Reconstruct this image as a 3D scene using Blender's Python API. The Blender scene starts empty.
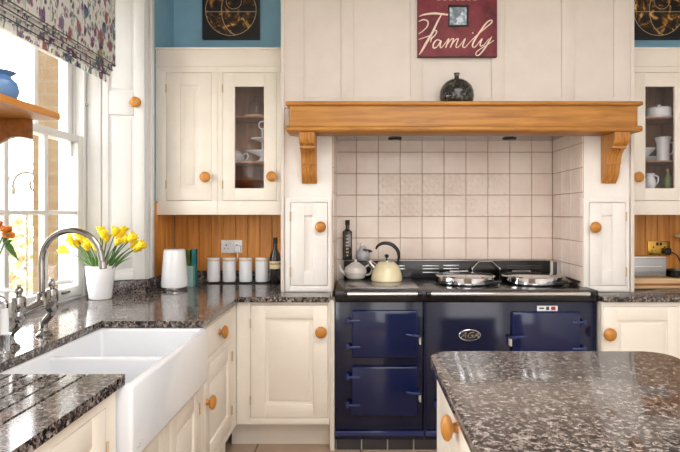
import bpy, bmesh, math, random
from mathutils import Vector, Matrix
random.seed(7)
C = bpy.context.scene.collection
F = 547.0; CX = 360.0; CY = 214.0; E = 1.345      # focal length in px, vanishing point, eye height (m)
def X(px, D): return (px - CX) * D / F
def Z(py, D): return E - (py - CY) * D / F
PI = math.pi

# ------------------------------------------------------------------ materials
def lin(c):
    def f(v):
        v /= 255.0
        return v / 12.92 if v <= 0.04045 else ((v + 0.055) / 1.055) ** 2.4
    return (f(c[0]), f(c[1]), f(c[2]), 1.0)
class NT:
    def __init__(s, name):
        s.m = bpy.data.materials.new(name); s.m.use_nodes = True
        s.n = s.m.node_tree.nodes; s.l = s.m.node_tree.links
        s.n.clear()
        s.out = s.n.new('ShaderNodeOutputMaterial')
        s.b = s.n.new('ShaderNodeBsdfPrincipled')
        s.l.new(s.b.outputs[0], s.out.inputs[0])
    def new(s, t, **k):
        n = s.n.new(t)
        for a, v in k.items():
            if a in n.inputs.keys(): n.inputs[a].default_value = v
            else: setattr(n, a, v)
        return n
    def link(s, a, b): s.l.new(a, b)
    def coord(s, scale=(1, 1, 1), rot=(0, 0, 0), loc=(0, 0, 0)):
        g = s.new('ShaderNodeNewGeometry'); mp = s.new('ShaderNodeMapping')
        mp.inputs['Scale'].default_value = scale; mp.inputs['Rotation'].default_value = rot
        mp.inputs['Location'].default_value = loc
        s.link(g.outputs['Position'], mp.inputs['Vector']); return mp.outputs[0]
    def ramp(s, fac, stops, interp='LINEAR'):
        r = s.new('ShaderNodeValToRGB'); r.color_ramp.interpolation = interp
        el = r.color_ramp.elements
        while len(el) < len(stops): el.new(0.5)
        for e, (p, c) in zip(el, stops): e.position = p; e.color = lin(c) if len(c) == 3 else c
        s.link(fac, r.inputs[0]); return r.outputs[0]
    def mix(s, fac, a, b, mode='MIX'):
        m = s.new('ShaderNodeMix', data_type='RGBA', blend_type=mode)
        for sock, v in ((m.inputs[0], fac), (m.inputs[6], a), (m.inputs[7], b)):
            if isinstance(v, (int, float)): sock.default_value = v
            elif isinstance(v, tuple): sock.default_value = lin(v) if len(v) == 3 else v
            else: s.link(v, sock)
        return m.outputs[2]
    def math(s, op, a, b=0.0, c=0.0):
        m = s.new('ShaderNodeMath', operation=op)
        for i, v in enumerate((a, b, c)):
            if isinstance(v, (int, float)): m.inputs[i].default_value = v
            else: s.link(v, m.inputs[i])
        return m.outputs[0]
    def bump(s, h, strength=0.2, dist=0.002):
        b = s.new('ShaderNodeBump'); b.inputs['Strength'].default_value = strength
        b.inputs['Distance'].default_value = dist
        s.link(h, b.inputs['Height']); s.link(b.outputs[0], s.b.inputs['Normal'])
    def set(s, **k):
        for a, v in k.items():
            a = a.replace('_', ' ')
            if isinstance(v, tuple): s.b.inputs[a].default_value = lin(v) if len(v) == 3 else v
            elif isinstance(v, (int, float)): s.b.inputs[a].default_value = v
            else: s.link(v, s.b.inputs[a])
        return s
def paint(name, c, rough=0.45, vary=0.04, coat=0.0, metal=0.0):
    t = NT(name)
    n = t.new('ShaderNodeTexNoise', Scale=9.0, Detail=4.0); t.link(t.coord(), n.inputs['Vector'])
    dark = tuple(int(v * (1 - vary)) for v in c)
    t.set(Base_Color=t.ramp(n.outputs['Fac'], [(0.3, dark), (0.7, c)]), Roughness=rough, Metallic=metal)
    if coat: t.set(Coat_Weight=coat, Coat_Roughness=0.03)
    return t.m
M = {}
M['cream'] = paint('cream_paint', (236, 227, 214), 0.38, 0.02)
M['breast'] = paint('warm_cream_paint', (219, 209, 199), 0.5, 0.02)
M['pale'] = paint('pale_cream_paint', (234, 229, 223), 0.42, 0.02)
M['white'] = paint('white_gloss_paint', (226, 225, 223), 0.3, 0.01)
M['plaster'] = paint('white_plaster', (238, 237, 235), 0.8, 0.02)
M['blue'] = paint('blue_wall_paint', (142, 188, 210), 0.6, 0.05)
M['ceramic'] = paint('white_ceramic', (233, 234, 236), 0.12, 0.01, 0.3)
M['fireclay'] = paint('fireclay_glaze', (226, 228, 232), 0.14, 0.01, 0.3)
M['creampot'] = paint('grey_cream_ceramic', (216, 211, 204), 0.16, 0.03, 0.3)
M['greyceramic'] = paint('grey_ceramic', (196, 198, 204), 0.25, 0.12, 0.3)
M['kettlecream'] = paint('cream_enamel', (240, 227, 188), 0.14, 0.03, 0.4)
M['black'] = paint('black_enamel', (12, 12, 14), 0.22, 0.1)
M['matblack'] = paint('matt_black', (22, 21, 21), 0.5, 0.1)
M['charcoal'] = paint('charcoal_tile', (62, 62, 64), 0.35, 0.12)
M['navy'] = paint('navy_enamel', (7, 17, 50), 0.12, 0.08)
M['navydoor'] = paint('navy_door_enamel', (9, 24, 68), 0.09, 0.08)
M['navyhw'] = paint('navy_hardware_enamel', (30, 46, 100), 0.15, 0.08, 0.5)
M['teal'] = paint('teal_card', (48, 150, 156), 0.5, 0.2)
M['aqua'] = paint('pale_aqua_card', (176, 214, 206), 0.5, 0.2)
M['green'] = paint('leaf_green', (86, 130, 52), 0.5, 0.3)
M['yellow'] = paint('petal_yellow', (252, 216, 24), 0.5, 0.12)
M['orange'] = paint('petal_orange', (250, 136, 18), 0.5, 0.2)
M['bluejug'] = paint('blue_glaze', (96, 138, 190), 0.25, 0.15, 0.2)
M['greenglass'] = paint('olive_bottle_glass', (126, 142, 74), 0.1, 0.1, 0.5)
M['label'] = paint('cream_label_paper', (228, 214, 176), 0.6, 0.1)
M['gold'] = paint('gold_foil', (176, 128, 46), 0.3, 0.2, 0, 0.8)
M['red'] = paint('red_print', (186, 38, 34), 0.5, 0.1)
M['chrome'] = paint('chrome', (214, 214, 216), 0.07, 0.01, 0, 1.0)
M['tapchrome'] = paint('tap_chrome', (158, 155, 152), 0.07, 0.01, 0, 1.0)  # darker than the other chrome: dark reflections put into the tap's colour
M['steel'] = paint('brushed_steel', (176, 176, 178), 0.25, 0.06, 0, 1.0)
M['brass'] = paint('brass', (206, 162, 78), 0.25, 0.08, 0, 1.0)
M['hinge'] = paint('hinge_metal', (196, 172, 138), 0.4, 0.05)
M['iron'] = paint('wrought_iron', (92, 86, 66), 0.5, 0.2)
M['darkbottle'] = paint('dark_bottle_glass', (26, 22, 16), 0.06, 0.1, 0.5)
M['ink'] = paint('cream_lettering', (244, 222, 206), 0.6, 0.03)
M['grout'] = paint('grout', (166, 138, 112), 0.8, 0.05)
M['lightgrout'] = paint('light_grout', (206, 200, 190), 0.8, 0.05)
M['jar'] = paint('white_jar_glaze', (230, 232, 235), 0.25, 0.03, 0.2)
M['platewhite'] = paint('blue_white_china', (236, 238, 239), 0.2, 0.06, 0.3)

def wood(name, c1, c2, axis='x', rough=0.4, scale=1.0):
    t = NT(name)
    sc = {'x': (3, 40, 40), 'z': (40, 40, 3), 'y': (40, 3, 40)}[axis]
    v = t.coord(tuple(s * scale for s in sc))
    n = t.new('ShaderNodeTexNoise', Scale=1.0, Detail=5.0, Roughness=0.6, Distortion=0.6); t.link(v, n.inputs['Vector'])
    n2 = t.new('ShaderNodeTexNoise', Scale=2.2, Detail=3.0); t.link(t.coord(), n2.inputs['Vector'])
    f = t.math('ADD', t.math('MULTIPLY', n.outputs['Fac'], 0.7), t.math('MULTIPLY', n2.outputs['Fac'], 0.3))
    t.set(Base_Color=t.ramp(f, [(0.32, c2), (0.62, c1)]), Roughness=rough)
    t.bump(n.outputs['Fac'], 0.15, 0.0006)
    return t.m
M['oak'] = wood('oak_along', (190, 131, 54), (134, 80, 25), 'x')
M['oakz'] = wood('oak_upright', (198, 136, 60), (156, 96, 36), 'z')
M['oakdeep'] = wood('oak_deep', (164, 102, 42), (120, 66, 22), 'y')
M['oaky'] = wood('oak_depth', (210, 142, 58), (172, 104, 34), 'y')
M['knob'] = wood('knob_wood', (198, 136, 56), (166, 104, 36), 'z', 0.3, 0.5)
M['brown'] = wood('brown_cabinet_wood', (186, 142, 110), (140, 104, 78), 'z', 0.5)
M['boardwood'] = wood('pale_board_wood', (214, 180, 136), (186, 148, 104), 'x', 0.45)
M['darkwood'] = wood('dark_wood', (86, 66, 54), (54, 40, 32), 'y', 0.3)
M['redwood'] = wood('reddish_wood', (160, 96, 58), (110, 60, 34), 'x', 0.45)
def pine():
    t = NT('pine_panelling')
    g = t.new('ShaderNodeNewGeometry'); sp = t.new('ShaderNodeSeparateXYZ'); t.link(g.outputs['Position'], sp.inputs[0])
    s = t.math('ADD', sp.outputs[0], sp.outputs[1])
    bid = t.math('FLOOR', t.math('MULTIPLY', s, 1 / 0.083))
    w = t.new('ShaderNodeTexWhiteNoise', noise_dimensions='1D'); t.link(bid, w.inputs['W'])
    n = t.new('ShaderNodeTexNoise', Scale=1.0, Detail=5.0, Distortion=0.8); t.link(t.coord((38, 38, 2.4)), n.inputs['Vector'])
    a = t.ramp(n.outputs['Fac'], [(0.3, (196, 124, 50)), (0.65, (236, 166, 80))])
    t.set(Base_Color=t.mix(t.math('MULTIPLY', w.outputs['Value'], 0.45), a, (178, 106, 42)), Roughness=0.4)
    return t.m
M['pine'] = pine()
def granite():
    t = NT('speckled_granite')
    v = t.coord((1.0, 1.0, 1.0))
    nd = t.new('ShaderNodeTexNoise', Scale=60.0, Detail=2.0); t.link(v, nd.inputs['Vector'])
    vm = t.new('ShaderNodeVectorMath', operation='MULTIPLY_ADD')
    t.link(nd.outputs['Color'], vm.inputs[0]); vm.inputs[1].default_value = (0.006, 0.006, 0.006); t.link(v, vm.inputs[2])
    vo = t.new('ShaderNodeTexVoronoi', Scale=122.0); t.link(vm.outputs[0], vo.inputs['Vector'])
    sp = t.new('ShaderNodeSeparateColor'); t.link(vo.outputs['Color'], sp.inputs[0])
    n1 = t.new('ShaderNodeTexNoise', Scale=26.0, Detail=4.0, Roughness=0.65); t.link(v, n1.inputs['Vector'])
    k = t.math('ADD', t.math('MULTIPLY', sp.outputs[0], 0.62), t.math('MULTIPLY', n1.outputs['Fac'], 0.45))
    col = t.ramp(k, [(0.2, (22, 20, 22)), (0.38, (56, 49, 47)), (0.56, (98, 87, 81)), (0.74, (140, 128, 121)), (0.92, (182, 174, 171))])
    n2 = t.new('ShaderNodeTexNoise', Scale=300.0, Detail=1.0); t.link(v, n2.inputs['Vector'])
    dk = t.ramp(n2.outputs['Fac'], [(0.36, (40, 38, 40)), (0.5, (255, 255, 255))])
    t.set(Base_Color=t.mix(0.8, col, dk, 'MULTIPLY'), Roughness=0.1, IOR=1.5)
    t.set(Specular_IOR_Level=t.ramp(k, [(0.3, (188, 188, 188)), (0.62, (150, 150, 150)), (0.8, (95, 95, 95))]))
    t.bump(t.math('ADD', k, t.math('MULTIPLY', n2.outputs['Fac'], 0.4)), 0.035, 0.002)
    return t.m
M['granite'] = granite()
def tilemat(name, emboss):
    t = NT(name)
    n = t.new('ShaderNodeTexNoise', Scale=5.0, Detail=3.0); t.link(t.coord(), n.inputs['Vector'])
    col = t.ramp(n.outputs['Fac'], [(0.3, (224, 205, 191)), (0.7, (236, 221, 209))])
    t.set(Base_Color=col, Roughness=0.16)
    n3 = t.new('ShaderNodeTexNoise', Scale=14.0, Detail=1.0); t.link(t.coord(), n3.inputs['Vector'])
    if emboss:
        hs = []
        for a in (PI / 4, -PI / 4):
            w = t.new('ShaderNodeTexWave', wave_type='BANDS', bands_direction='X', Scale=1.0)
            t.link(t.coord((7.4, 7.4, 7.4), (0, a, 0)), w.inputs['Vector'])
            hs.append(w.outputs['Fac'])
        h = t.math('MAXIMUM', hs[0], hs[1])
        t.bump(t.math('ADD', h, t.math('MULTIPLY', n3.outputs['Fac'], 0.3)), 0.55, 0.004)
        t.set(Roughness=0.25)
    else:
        t.bump(n3.outputs['Fac'], 0.25, 0.004)
    return t.m
M['tile'] = tilemat('beige_glazed_tile', False)
M['tilerelief'] = tilemat('beige_relief_tile', True)
def floor_mat():
    t = NT('floor_tiles')
    br = t.new('ShaderNodeTexBrick', offset=0.5, offset_frequency=2)
    for k, v in (('Scale', 1.0), ('Mortar Size', 0.006), ('Brick Width', 0.6), ('Row Height', 0.4), ('Mortar Smooth', 0.1), ('Bias', 0.0)):
        br.inputs[k].default_value = v
    br.inputs['Color1'].default_value = lin((196, 172, 150)); br.inputs['Color2'].default_value = lin((184, 160, 138)); br.inputs['Mortar'].default_value = lin((120, 100, 84))
    t.link(t.coord((1, 1, 1), (0, 0, 0), (0.295, 0.28, 0)), br.inputs['Vector'])
    n = t.new('ShaderNodeTexNoise', Scale=7.0, Detail=5.0); t.link(t.coord(), n.inputs['Vector'])
    t.set(Base_Color=t.mix(0.5, br.outputs['Color'], t.ramp(n.outputs['Fac'], [(0.3, (200, 186, 170)), (0.7, (255, 255, 255))]), 'MULTIPLY'), Roughness=0.4)
    return t.m
M['floor'] = floor_mat()
def brick_mat():
    t = NT('old_brick')
    br = t.new('ShaderNodeTexBrick', offset=0.5)
    for k, v in (('Scale', 1.0), ('Mortar Size', 0.008), ('Brick Width', 0.22), ('Row Height', 0.075)): br.inputs[k].default_value = v
    br.inputs['Color1'].default_value = lin((104, 80, 50)); br.inputs['Color2'].default_value = lin((90, 66, 42)); br.inputs['Mortar'].default_value = lin((104, 94, 80))
    g = t.new('ShaderNodeNewGeometry'); sp = t.new('ShaderNodeSeparateXYZ'); t.link(g.outputs['Position'], sp.inputs[0])
    cb = t.new('ShaderNodeCombineXYZ'); t.link(t.math('ADD', sp.outputs[0], sp.outputs[1]), cb.inputs[0]); t.link(sp.outputs[2], cb.inputs[1])
    t.link(cb.outputs[0], br.inputs['Vector'])
    n = t.new('ShaderNodeTexNoise', Scale=12.0, Detail=5.0); t.link(t.coord(), n.inputs['Vector'])
    t.set(Base_Color=t.mix(0.5, br.outputs['Color'], t.ramp(n.outputs['Fac'], [(0.3, (88, 68, 44)), (0.7, (120, 98, 64))])), Roughness=0.9)
    return t.m
M['brick'] = brick_mat()
def fabric():
    t = NT('floral_fabric')
    v = t.coord()
    base = (242, 240, 234)
    vec = t.coord((1.0, 1.0, 0.62))
    nd = t.new('ShaderNodeTexNoise', Scale=14.0, Detail=3.0); t.link(vec, nd.inputs['Vector'])
    vm = t.new('ShaderNodeVectorMath', operation='MULTIPLY_ADD')
    t.link(nd.outputs['Color'], vm.inputs[0]); vm.inputs[1].default_value = (0.07, 0.07, 0.07); t.link(vec, vm.inputs[2])
    col = base
    for sc, cols, lo in ((17.0, [(0.0, (110, 48, 110)), (0.35, (142, 78, 140)), (0.55, (70, 110, 132)), (0.78, (160, 82, 92)), (0.94, (150, 152, 96))], 0.36),
                         (40.0, [(0.0, (84, 62, 98)), (0.4, (112, 142, 150)), (0.7, (132, 140, 96)), (0.85, (120, 74, 116))], 0.3)):
        vo = t.new('ShaderNodeTexVoronoi', Scale=sc); t.link(vm.outputs[0], vo.inputs['Vector'])
        sp = t.new('ShaderNodeSeparateColor'); t.link(vo.outputs['Color'], sp.inputs[0])
        fc = t.ramp(sp.outputs[0], cols, 'CONSTANT')
        n2 = t.new('ShaderNodeTexNoise', Scale=90.0, Detail=3.0); t.link(t.coord((1, 1, 0.35)), n2.inputs['Vector'])
        dist = t.math('ADD', vo.outputs['Distance'], t.math('MULTIPLY', t.math('SUBTRACT', n2.outputs['Fac'], 0.5), 0.75))
        msk = t.ramp(dist, [(lo, (255, 255, 255)), (lo + 0.12, (0, 0, 0))])
        pick = t.math('GREATER_THAN', sp.outputs[1], 0.12)
        col = t.mix(t.math('MULTIPLY', t.math('MULTIPLY', msk, pick), 0.9), col, fc)
    n4 = t.new('ShaderNodeTexNoise', Scale=60.0, Detail=3.0); t.link(t.coord((1, 1, 0.2)), n4.inputs['Vector'])
    col = t.mix(t.math('MULTIPLY', t.ramp(n4.outputs['Fac'], [(0.56, (0, 0, 0)), (0.66, (255, 255, 255))]), 0.5), col, (126, 140, 142))
    t.set(Base_Color=col, Roughness=0.9)
    tl_ = t.new('ShaderNodeBsdfTranslucent'); mx = t.new('ShaderNodeMixShader'); mx.inputs[0].default_value = 0.3
    t.link(col, tl_.inputs[0]); t.link(t.b.outputs[0], mx.inputs[1]); t.link(tl_.outputs[0], mx.inputs[2]); t.link(mx.outputs[0], t.out.inputs[0])
    return t.m
M['fabric'] = fabric()
def glass(name, tint=(255, 255, 255), refl=1.0):
    m = bpy.data.materials.new(name); m.use_nodes = True
    n = m.node_tree.nodes; l = m.node_tree.links; n.clear()
    o = n.new('ShaderNodeOutputMaterial'); mx = n.new('ShaderNodeMixShader'); tr = n.new('ShaderNodeBsdfTransparent'); gl = n.new('ShaderNodeBsdfGlossy'); lw = n.new('ShaderNodeLayerWeight')
    lw.inputs['Blend'].default_value = 0.5; gl.inputs['Roughness'].default_value = 0.02; tr.inputs[0].default_value = lin(tint)
    p = n.new('ShaderNodeMath'); p.operation = 'POWER'; p.inputs[1].default_value = 5.0; l.new(lw.outputs['Facing'], p.inputs[0])
    q = n.new('ShaderNodeMath'); q.operation = 'MULTIPLY_ADD'; q.inputs[1].default_value = 0.96 * refl; q.inputs[2].default_value = 0.03 * refl; l.new(p.outputs[0], q.inputs[0])
    l.new(q.outputs[0], mx.inputs[0]); l.new(tr.outputs[0], mx.inputs[1]); l.new(gl.outputs[0], mx.inputs[2]); l.new(mx.outputs[0], o.inputs[0])
    return m
M['glass'] = glass('window_glass')
M['cabglass'] = glass('cabinet_glass', (252, 251, 252))
def vase_mat():
    t = NT('speckled_dark_glaze')
    vo = t.new('ShaderNodeTexVoronoi', Scale=75.0); t.link(t.coord(), vo.inputs['Vector'])
    n = t.new('ShaderNodeTexNoise', Scale=22.0, Detail=4.0); t.link(t.coord(), n.inputs['Vector'])
    k = t.math('MULTIPLY', vo.outputs['Distance'], n.outputs['Fac'])
    t.set(Base_Color=t.ramp(k, [(0.12, (14, 14, 16)), (0.28, (40, 41, 37)), (0.45, (84, 82, 68))]), Roughness=0.12)
    return t.m
M['vase'] = vase_mat()
def sign_mat():
    t = NT('distressed_red_canvas')
    n = t.new('ShaderNodeTexNoise', Scale=9.0, Detail=6.0, Roughness=0.7); t.link(t.coord(), n.inputs['Vector'])
    t.set(Base_Color=t.ramp(n.outputs['Fac'], [(0.3, (62, 22, 30)), (0.5, (116, 40, 50)), (0.72, (134, 54, 62))]), Roughness=0.6)
    return t.m
M['sign'] = sign_mat()
def photo_mat():
    t = NT('small_photo_print')
    n = t.new('ShaderNodeTexNoise', Scale=40.0, Detail=1.0); t.link(t.coord(), n.inputs['Vector'])
    t.set(Base_Color=t.ramp(n.outputs['Fac'], [(0.36, (104, 118, 128)), (0.55, (150, 168, 178)), (0.68, (206, 216, 226))]), Roughness=0.3)
    return t.m
M['photo'] = photo_mat()
def art_mat(name, cx, cz, R):
    t = NT(name)
    g = t.new('ShaderNodeNewGeometry'); sp = t.new('ShaderNodeSeparateXYZ'); t.link(g.outputs['Position'], sp.inputs[0])
    dx = t.math('SUBTRACT', sp.outputs[0], cx); dz = t.math('SUBTRACT', sp.outputs[2], cz)
    def rad(ax, az, ox=0.0, oz=0.0):
        a = t.math('MULTIPLY', t.math('SUBTRACT', dx, ox), 1 / ax); b = t.math('MULTIPLY', t.math('SUBTRACT', dz, oz), 1 / az)
        return t.math('SQRT', t.math('ADD', t.math('MULTIPLY', a, a), t.math('MULTIPLY', b, b)))
    def ring(r, w): return t.math('LESS_THAN', t.math('ABSOLUTE', t.math('SUBTRACT', r, 1.0)), w)
    r = rad(R, R)
    inside = t.math('LESS_THAN', r, 1.0)
    n = t.new('ShaderNodeTexNoise', Scale=11.0, Detail=4.0, Distortion=2.0); t.link(t.coord(), n.inputs['Vector'])
    gold = t.ramp(n.outputs['Fac'], [(0.46, (20, 16, 18)), (0.55, (84, 52, 22)), (0.62, (190, 132, 40)), (0.7, (236, 214, 160))])
    col = t.mix(inside, (18, 17, 20), gold)
    line = t.math('LESS_THAN', t.math('ABSOLUTE', t.math('SUBTRACT', dz, -0.01)), 0.0018)
    lm = t.math('MULTIPLY', line, inside)
    for q in (ring(r, 0.01), t.math('MULTIPLY', ring(rad(R * 0.72, R, 0.06), 0.016), inside), t.math('MULTIPLY', ring(rad(R * 0.3, R * 0.3, 0.02, 0.06), 0.03), inside)):
        lm = t.math('MAXIMUM', lm, q)
    t.set(Base_Color=t.mix(lm, col, (206, 182, 140)), Roughness=0.35)
    return t.m
def leaf_mat(name, c1, c2):
    t = NT(name)
    n = t.new('ShaderNodeTexNoise', Scale=3.0, Detail=4.0); t.link(t.coord(), n.inputs['Vector'])
    t.set(Base_Color=t.ramp(n.outputs['Fac'], [(0.35, c1), (0.65, c2)]), Roughness=0.9)
    return t.m
M['foliage'] = leaf_mat('pale_foliage', (158, 150, 112), (196, 178, 140))
M['lawn'] = leaf_mat('lawn_grass', (150, 146, 116), (176, 166, 136))
M['bark'] = leaf_mat('bark', (120, 100, 84), (160, 136, 110))
M['stone'] = leaf_mat('stone_sill', (214, 206, 194), (228, 222, 212))

# ------------------------------------------------------------------ geometry
def catmull(pts, n=6):
    pts = [Vector(p) for p in pts]
    if len(pts) < 3: return pts
    P = [pts[0] * 2 - pts[1]] + pts + [pts[-1] * 2 - pts[-2]]
    out = []
    for i in range(1, len(P) - 2):
        a, b, c, d = P[i - 1:i + 3]
        for k in range(n):
            t = k / n
            out.append(0.5 * ((2 * b) + (c - a) * t + (2 * a - 5 * b + 4 * c - d) * t * t + (3 * b - a - 3 * c + d) * t ** 3))
    out.append(pts[-1]); return out
class MB:
    def __init__(s, tf=None): s.bm = bmesh.new(); s.tf = tf; s.mi = 0
    def _merge(s, t):
        if s.tf:
            for v in t.verts: v.co = Vector(s.tf(*v.co))
        bmesh.ops.recalc_face_normals(t, faces=t.faces)
        for f in t.faces: f.material_index = s.mi
        me = bpy.data.meshes.new('tmp'); t.to_mesh(me); t.free(); s.bm.from_mesh(me); bpy.data.meshes.remove(me)
        return s
    def box(s, x0, x1, y0, y1, z0, z1, bev=0.0, seg=2):
        t = bmesh.new()
        vs = [t.verts.new((x, y, z)) for x in (x0, x1) for y in (y0, y1) for z in (z0, z1)]
        for q in ((0, 1, 3, 2), (4, 6, 7, 5), (0, 4, 5, 1), (2, 3, 7, 6), (0, 2, 6, 4), (1, 5, 7, 3)): t.faces.new([vs[i] for i in q])
        if bev: bmesh.ops.bevel(t, geom=list(t.edges), offset=min(bev, 0.45 * min(abs(x1 - x0), abs(y1 - y0), abs(z1 - z0))), segments=seg, affect='EDGES', profile=0.5)
        return s._merge(t)
    def prism(s, poly, axis, a, b, bev=0.0, seg=2):
        t = bmesh.new()
        def pt(u, v, w): return {'z': (u, v, w), 'y': (u, w, v), 'x': (w, u, v)}[axis]
        lo = [t.verts.new(pt(u, v, a)) for u, v in poly]; hi = [t.verts.new(pt(u, v, b)) for u, v in poly]
        n = len(poly)
        f1 = t.faces.new(lo); f2 = t.faces.new(hi[::-1])
        for i in range(n): t.faces.new((lo[i], hi[i], hi[(i + 1) % n], lo[(i + 1) % n]))
        bmesh.ops.recalc_face_normals(t, faces=t.faces)
        if bev: bmesh.ops.bevel(t, geom=list(f1.edges) + list(f2.edges), offset=bev, segments=seg, affect='EDGES', profile=0.5)
        return s._merge(t)
    def lathe(s, prof, c=(0, 0, 0), axis=(0, 0, 1), n=28, sx=1.0, sy=1.0):
        # prof = [(r, h)]
        t = bmesh.new(); rings = []
        q = Vector((0, 0, 1)).rotation_difference(Vector(axis))
        for r, h in prof:
            if r < 1e-6: rings.append([t.verts.new(q @ Vector((0, 0, h)) + Vector(c))])
            else: rings.append([t.verts.new(q @ Vector((r * sx * math.cos(2 * PI * k / n), r * sy * math.sin(2 * PI * k / n), h)) + Vector(c)) for k in range(n)])
        for a, b in zip(rings, rings[1:]):
            if len(a) == 1 and len(b) == 1: continue
            for k in range(n):
                k2 = (k + 1) % n
                if len(a) == 1: t.faces.new((a[0], b[k2], b[k]))
                elif len(b) == 1: t.faces.new((a[k], a[k2], b[0]))
                else: t.faces.new((a[k], a[k2], b[k2], b[k]))
        if len(rings[0]) > 1: t.faces.new(rings[0][::-1])
        if len(rings[-1]) > 1: t.faces.new(rings[-1])
        return s._merge(t)
    def cyl(s, p0, p1, r, r2=None, n=16, bev=0.0):
        p0 = Vector(p0); p1 = Vector(p1); L = (p1 - p0).length; r2 = r if r2 is None else r2
        pr = [(r, 0), (r2, L)] if not bev else [(r - bev, 0), (r, bev), (r2, L - bev), (r2 - bev, L)]
        return s.lathe(pr, p0, (p1 - p0).normalized(), n)
    def tube(s, pts, rad, n=10, smooth=6, sq=1.0):
        rads = rad if isinstance(rad, (list, tuple)) else None
        P = catmull(pts, smooth) if smooth > 1 else [Vector(p) for p in pts]
        t = bmesh.new(); rings = []; up = None; m = len(P)
        for i, p in enumerate(P):
            d = (P[min(i + 1, m - 1)] - P[max(i - 1, 0)]).normalized()
            if up is None:
                up = d.orthogonal().normalized()
            else:
                up = (up - d * up.dot(d)).normalized()
            w = d.cross(up)
            if rads:
                u = i / (m - 1) * (len(rads) - 1); k = min(int(u), len(rads) - 2); r = rads[k] * (1 - u + k) + rads[k + 1] * (u - k)
            else: r = rad
            rings.append([t.verts.new(p + up * (r * math.cos(2 * PI * k / n)) + w * (r * math.sin(2 * PI * k / n) * sq)) for k in range(n)])
        for a, b in zip(rings, rings[1:]):
            for k in range(n): t.faces.new((a[k], a[(k + 1) % n], b[(k + 1) % n], b[k]))
        t.faces.new(rings[0][::-1]); t.faces.new(rings[-1])
        return s._merge(t)
    def ball(s, c, r, sc=(1, 1, 1), rot=None, n=16):
        t = bmesh.new(); bmesh.ops.create_uvsphere(t, u_segments=n, v_segments=max(6, n // 2), radius=r)
        Mx = Matrix.Translation(c) @ (rot or Matrix()) @ Matrix.Diagonal((sc[0], sc[1], sc[2], 1))
        bmesh.ops.transform(t, matrix=Mx, verts=t.verts)
        return s._merge(t)
    def text(s, body, size, x, y, z, extrude=0.001, shear=0.0, align='CENTER'):
        cu = bpy.data.curves.new('t', 'FONT'); cu.body = body; cu.size = size; cu.extrude = extrude; cu.shear = shear
        cu.align_x = align; cu.align_y = 'CENTER'
        o = bpy.data.objects.new('t', cu); me = bpy.data.meshes.new_from_object(o)
        t = bmesh.new(); t.from_mesh(me)
        bmesh.ops.transform(t, matrix=Matrix.Translation((x, y, z)) @ Matrix.Rotation(PI / 2, 4, 'X'), verts=t.verts)
        bpy.data.objects.remove(o); bpy.data.curves.remove(cu); bpy.data.meshes.remove(me)
        return s._merge(t)
    def obj(s, name, mats, parent=None, smooth=True, base=None, angle=35):
        mats = mats if isinstance(mats, (list, tuple)) else [mats]
        org = Vector((0, 0, 0))
        q = parent
        while q is not None: org += q.location; q = q.parent
        if base: loc = Vector(base) - org
        elif parent is None:
            bb = [v.co for v in s.bm.verts]
            loc = Vector(((min(v.x for v in bb) + max(v.x for v in bb)) / 2, (min(v.y for v in bb) + max(v.y for v in bb)) / 2, min(v.z for v in bb)))
        else: loc = Vector((0, 0, 0))
        bmesh.ops.translate(s.bm, verts=s.bm.verts, vec=-(org + loc))
        me = bpy.data.meshes.new(name); s.bm.to_mesh(me); s.bm.free()
        for m in mats: me.materials.append(M[m] if isinstance(m, str) else m)
        if smooth:
            me.shade_smooth(); me.set_sharp_from_angle(angle=math.radians(angle))
        o = bpy.data.objects.new(name, me); C.objects.link(o); o.location = loc
        if parent: o.parent = parent
        return o
def tag(o, label, cat, group=None, kind=None):
    o['label'] = label; o['category'] = cat
    if group: o['group'] = group
    if kind: o['kind'] = kind
    return o
def thing(name, label, cat, loc, group=None):
    o = bpy.data.objects.new(name, None); C.objects.link(o); o.location = loc; o.empty_display_size = 0.05
    return tag(o, label, cat, group)
def struct(o, label=None, cat=None):
    o['kind'] = 'structure'
    if label: o['label'] = label
    if cat: o['category'] = cat
    return o
def copy_tree(o, parent=None):
    c = o.copy(); C.objects.link(c); c.parent = parent
    for ch in o.children: copy_tree(ch, c)
    return c
# ------------------------------------------------------------------ setting
XL, XR = -1.277, 2.431          # left and right walls
YB, YR = 3.75, -2.6             # back and rear walls
HC = 2.9
CT = 0.885                      # worktop height
YC = 3.24                       # front of the chimney columns
CL0, CL1, CR0, CR1 = -0.467, -0.166, 1.325, 1.617
ZS = 1.851                      # underside of the cooking recess
struct(MB().box(XL - 0.7, XR + 0.3, YR - 0.2, YB + 0.3, -0.12, 0).obj('floor', 'floor', smooth=False), 'beige stone tiled kitchen floor', 'floor')
struct(MB().box(XL - 0.62, XR + 0.3, YR - 0.2, YB + 0.3, HC, HC + 0.15).obj('ceiling', 'plaster', smooth=False), 'plain white kitchen ceiling', 'ceiling')
struct(MB().box(XL - 0.4, XR + 0.2, YB, YB + 0.2, 0, HC).obj('wall_back', 'blue', smooth=False), 'blue painted back wall of the alcoves', 'wall')
struct(MB().box(XR, XR + 0.2, YR, YB, 0, HC).obj('wall_right', 'plaster', smooth=False), 'white painted wall at the right', 'wall')
struct(MB().box(XL, XR, YR - 0.2, YR, 0, HC).obj('wall_rear', 'plaster', smooth=False), 'white wall behind the viewer', 'wall')
wl = MB()
wl.prism([(XL, YB), (XL, 3.234), (-1.6, 3.10), (-1.69, 3.10), (-1.69, YB)], 'z', 0, HC)
struct(wl.obj('wall_left', 'blue', smooth=False), 'blue painted wall of the left alcove', 'wall')
wl = MB()
wl.prism([(XL, 0.65), (XL, 1.91), (-1.6, 2.04), (-1.69, 2.04), (-1.69, 0.65)], 'z', 0, HC)
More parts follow.
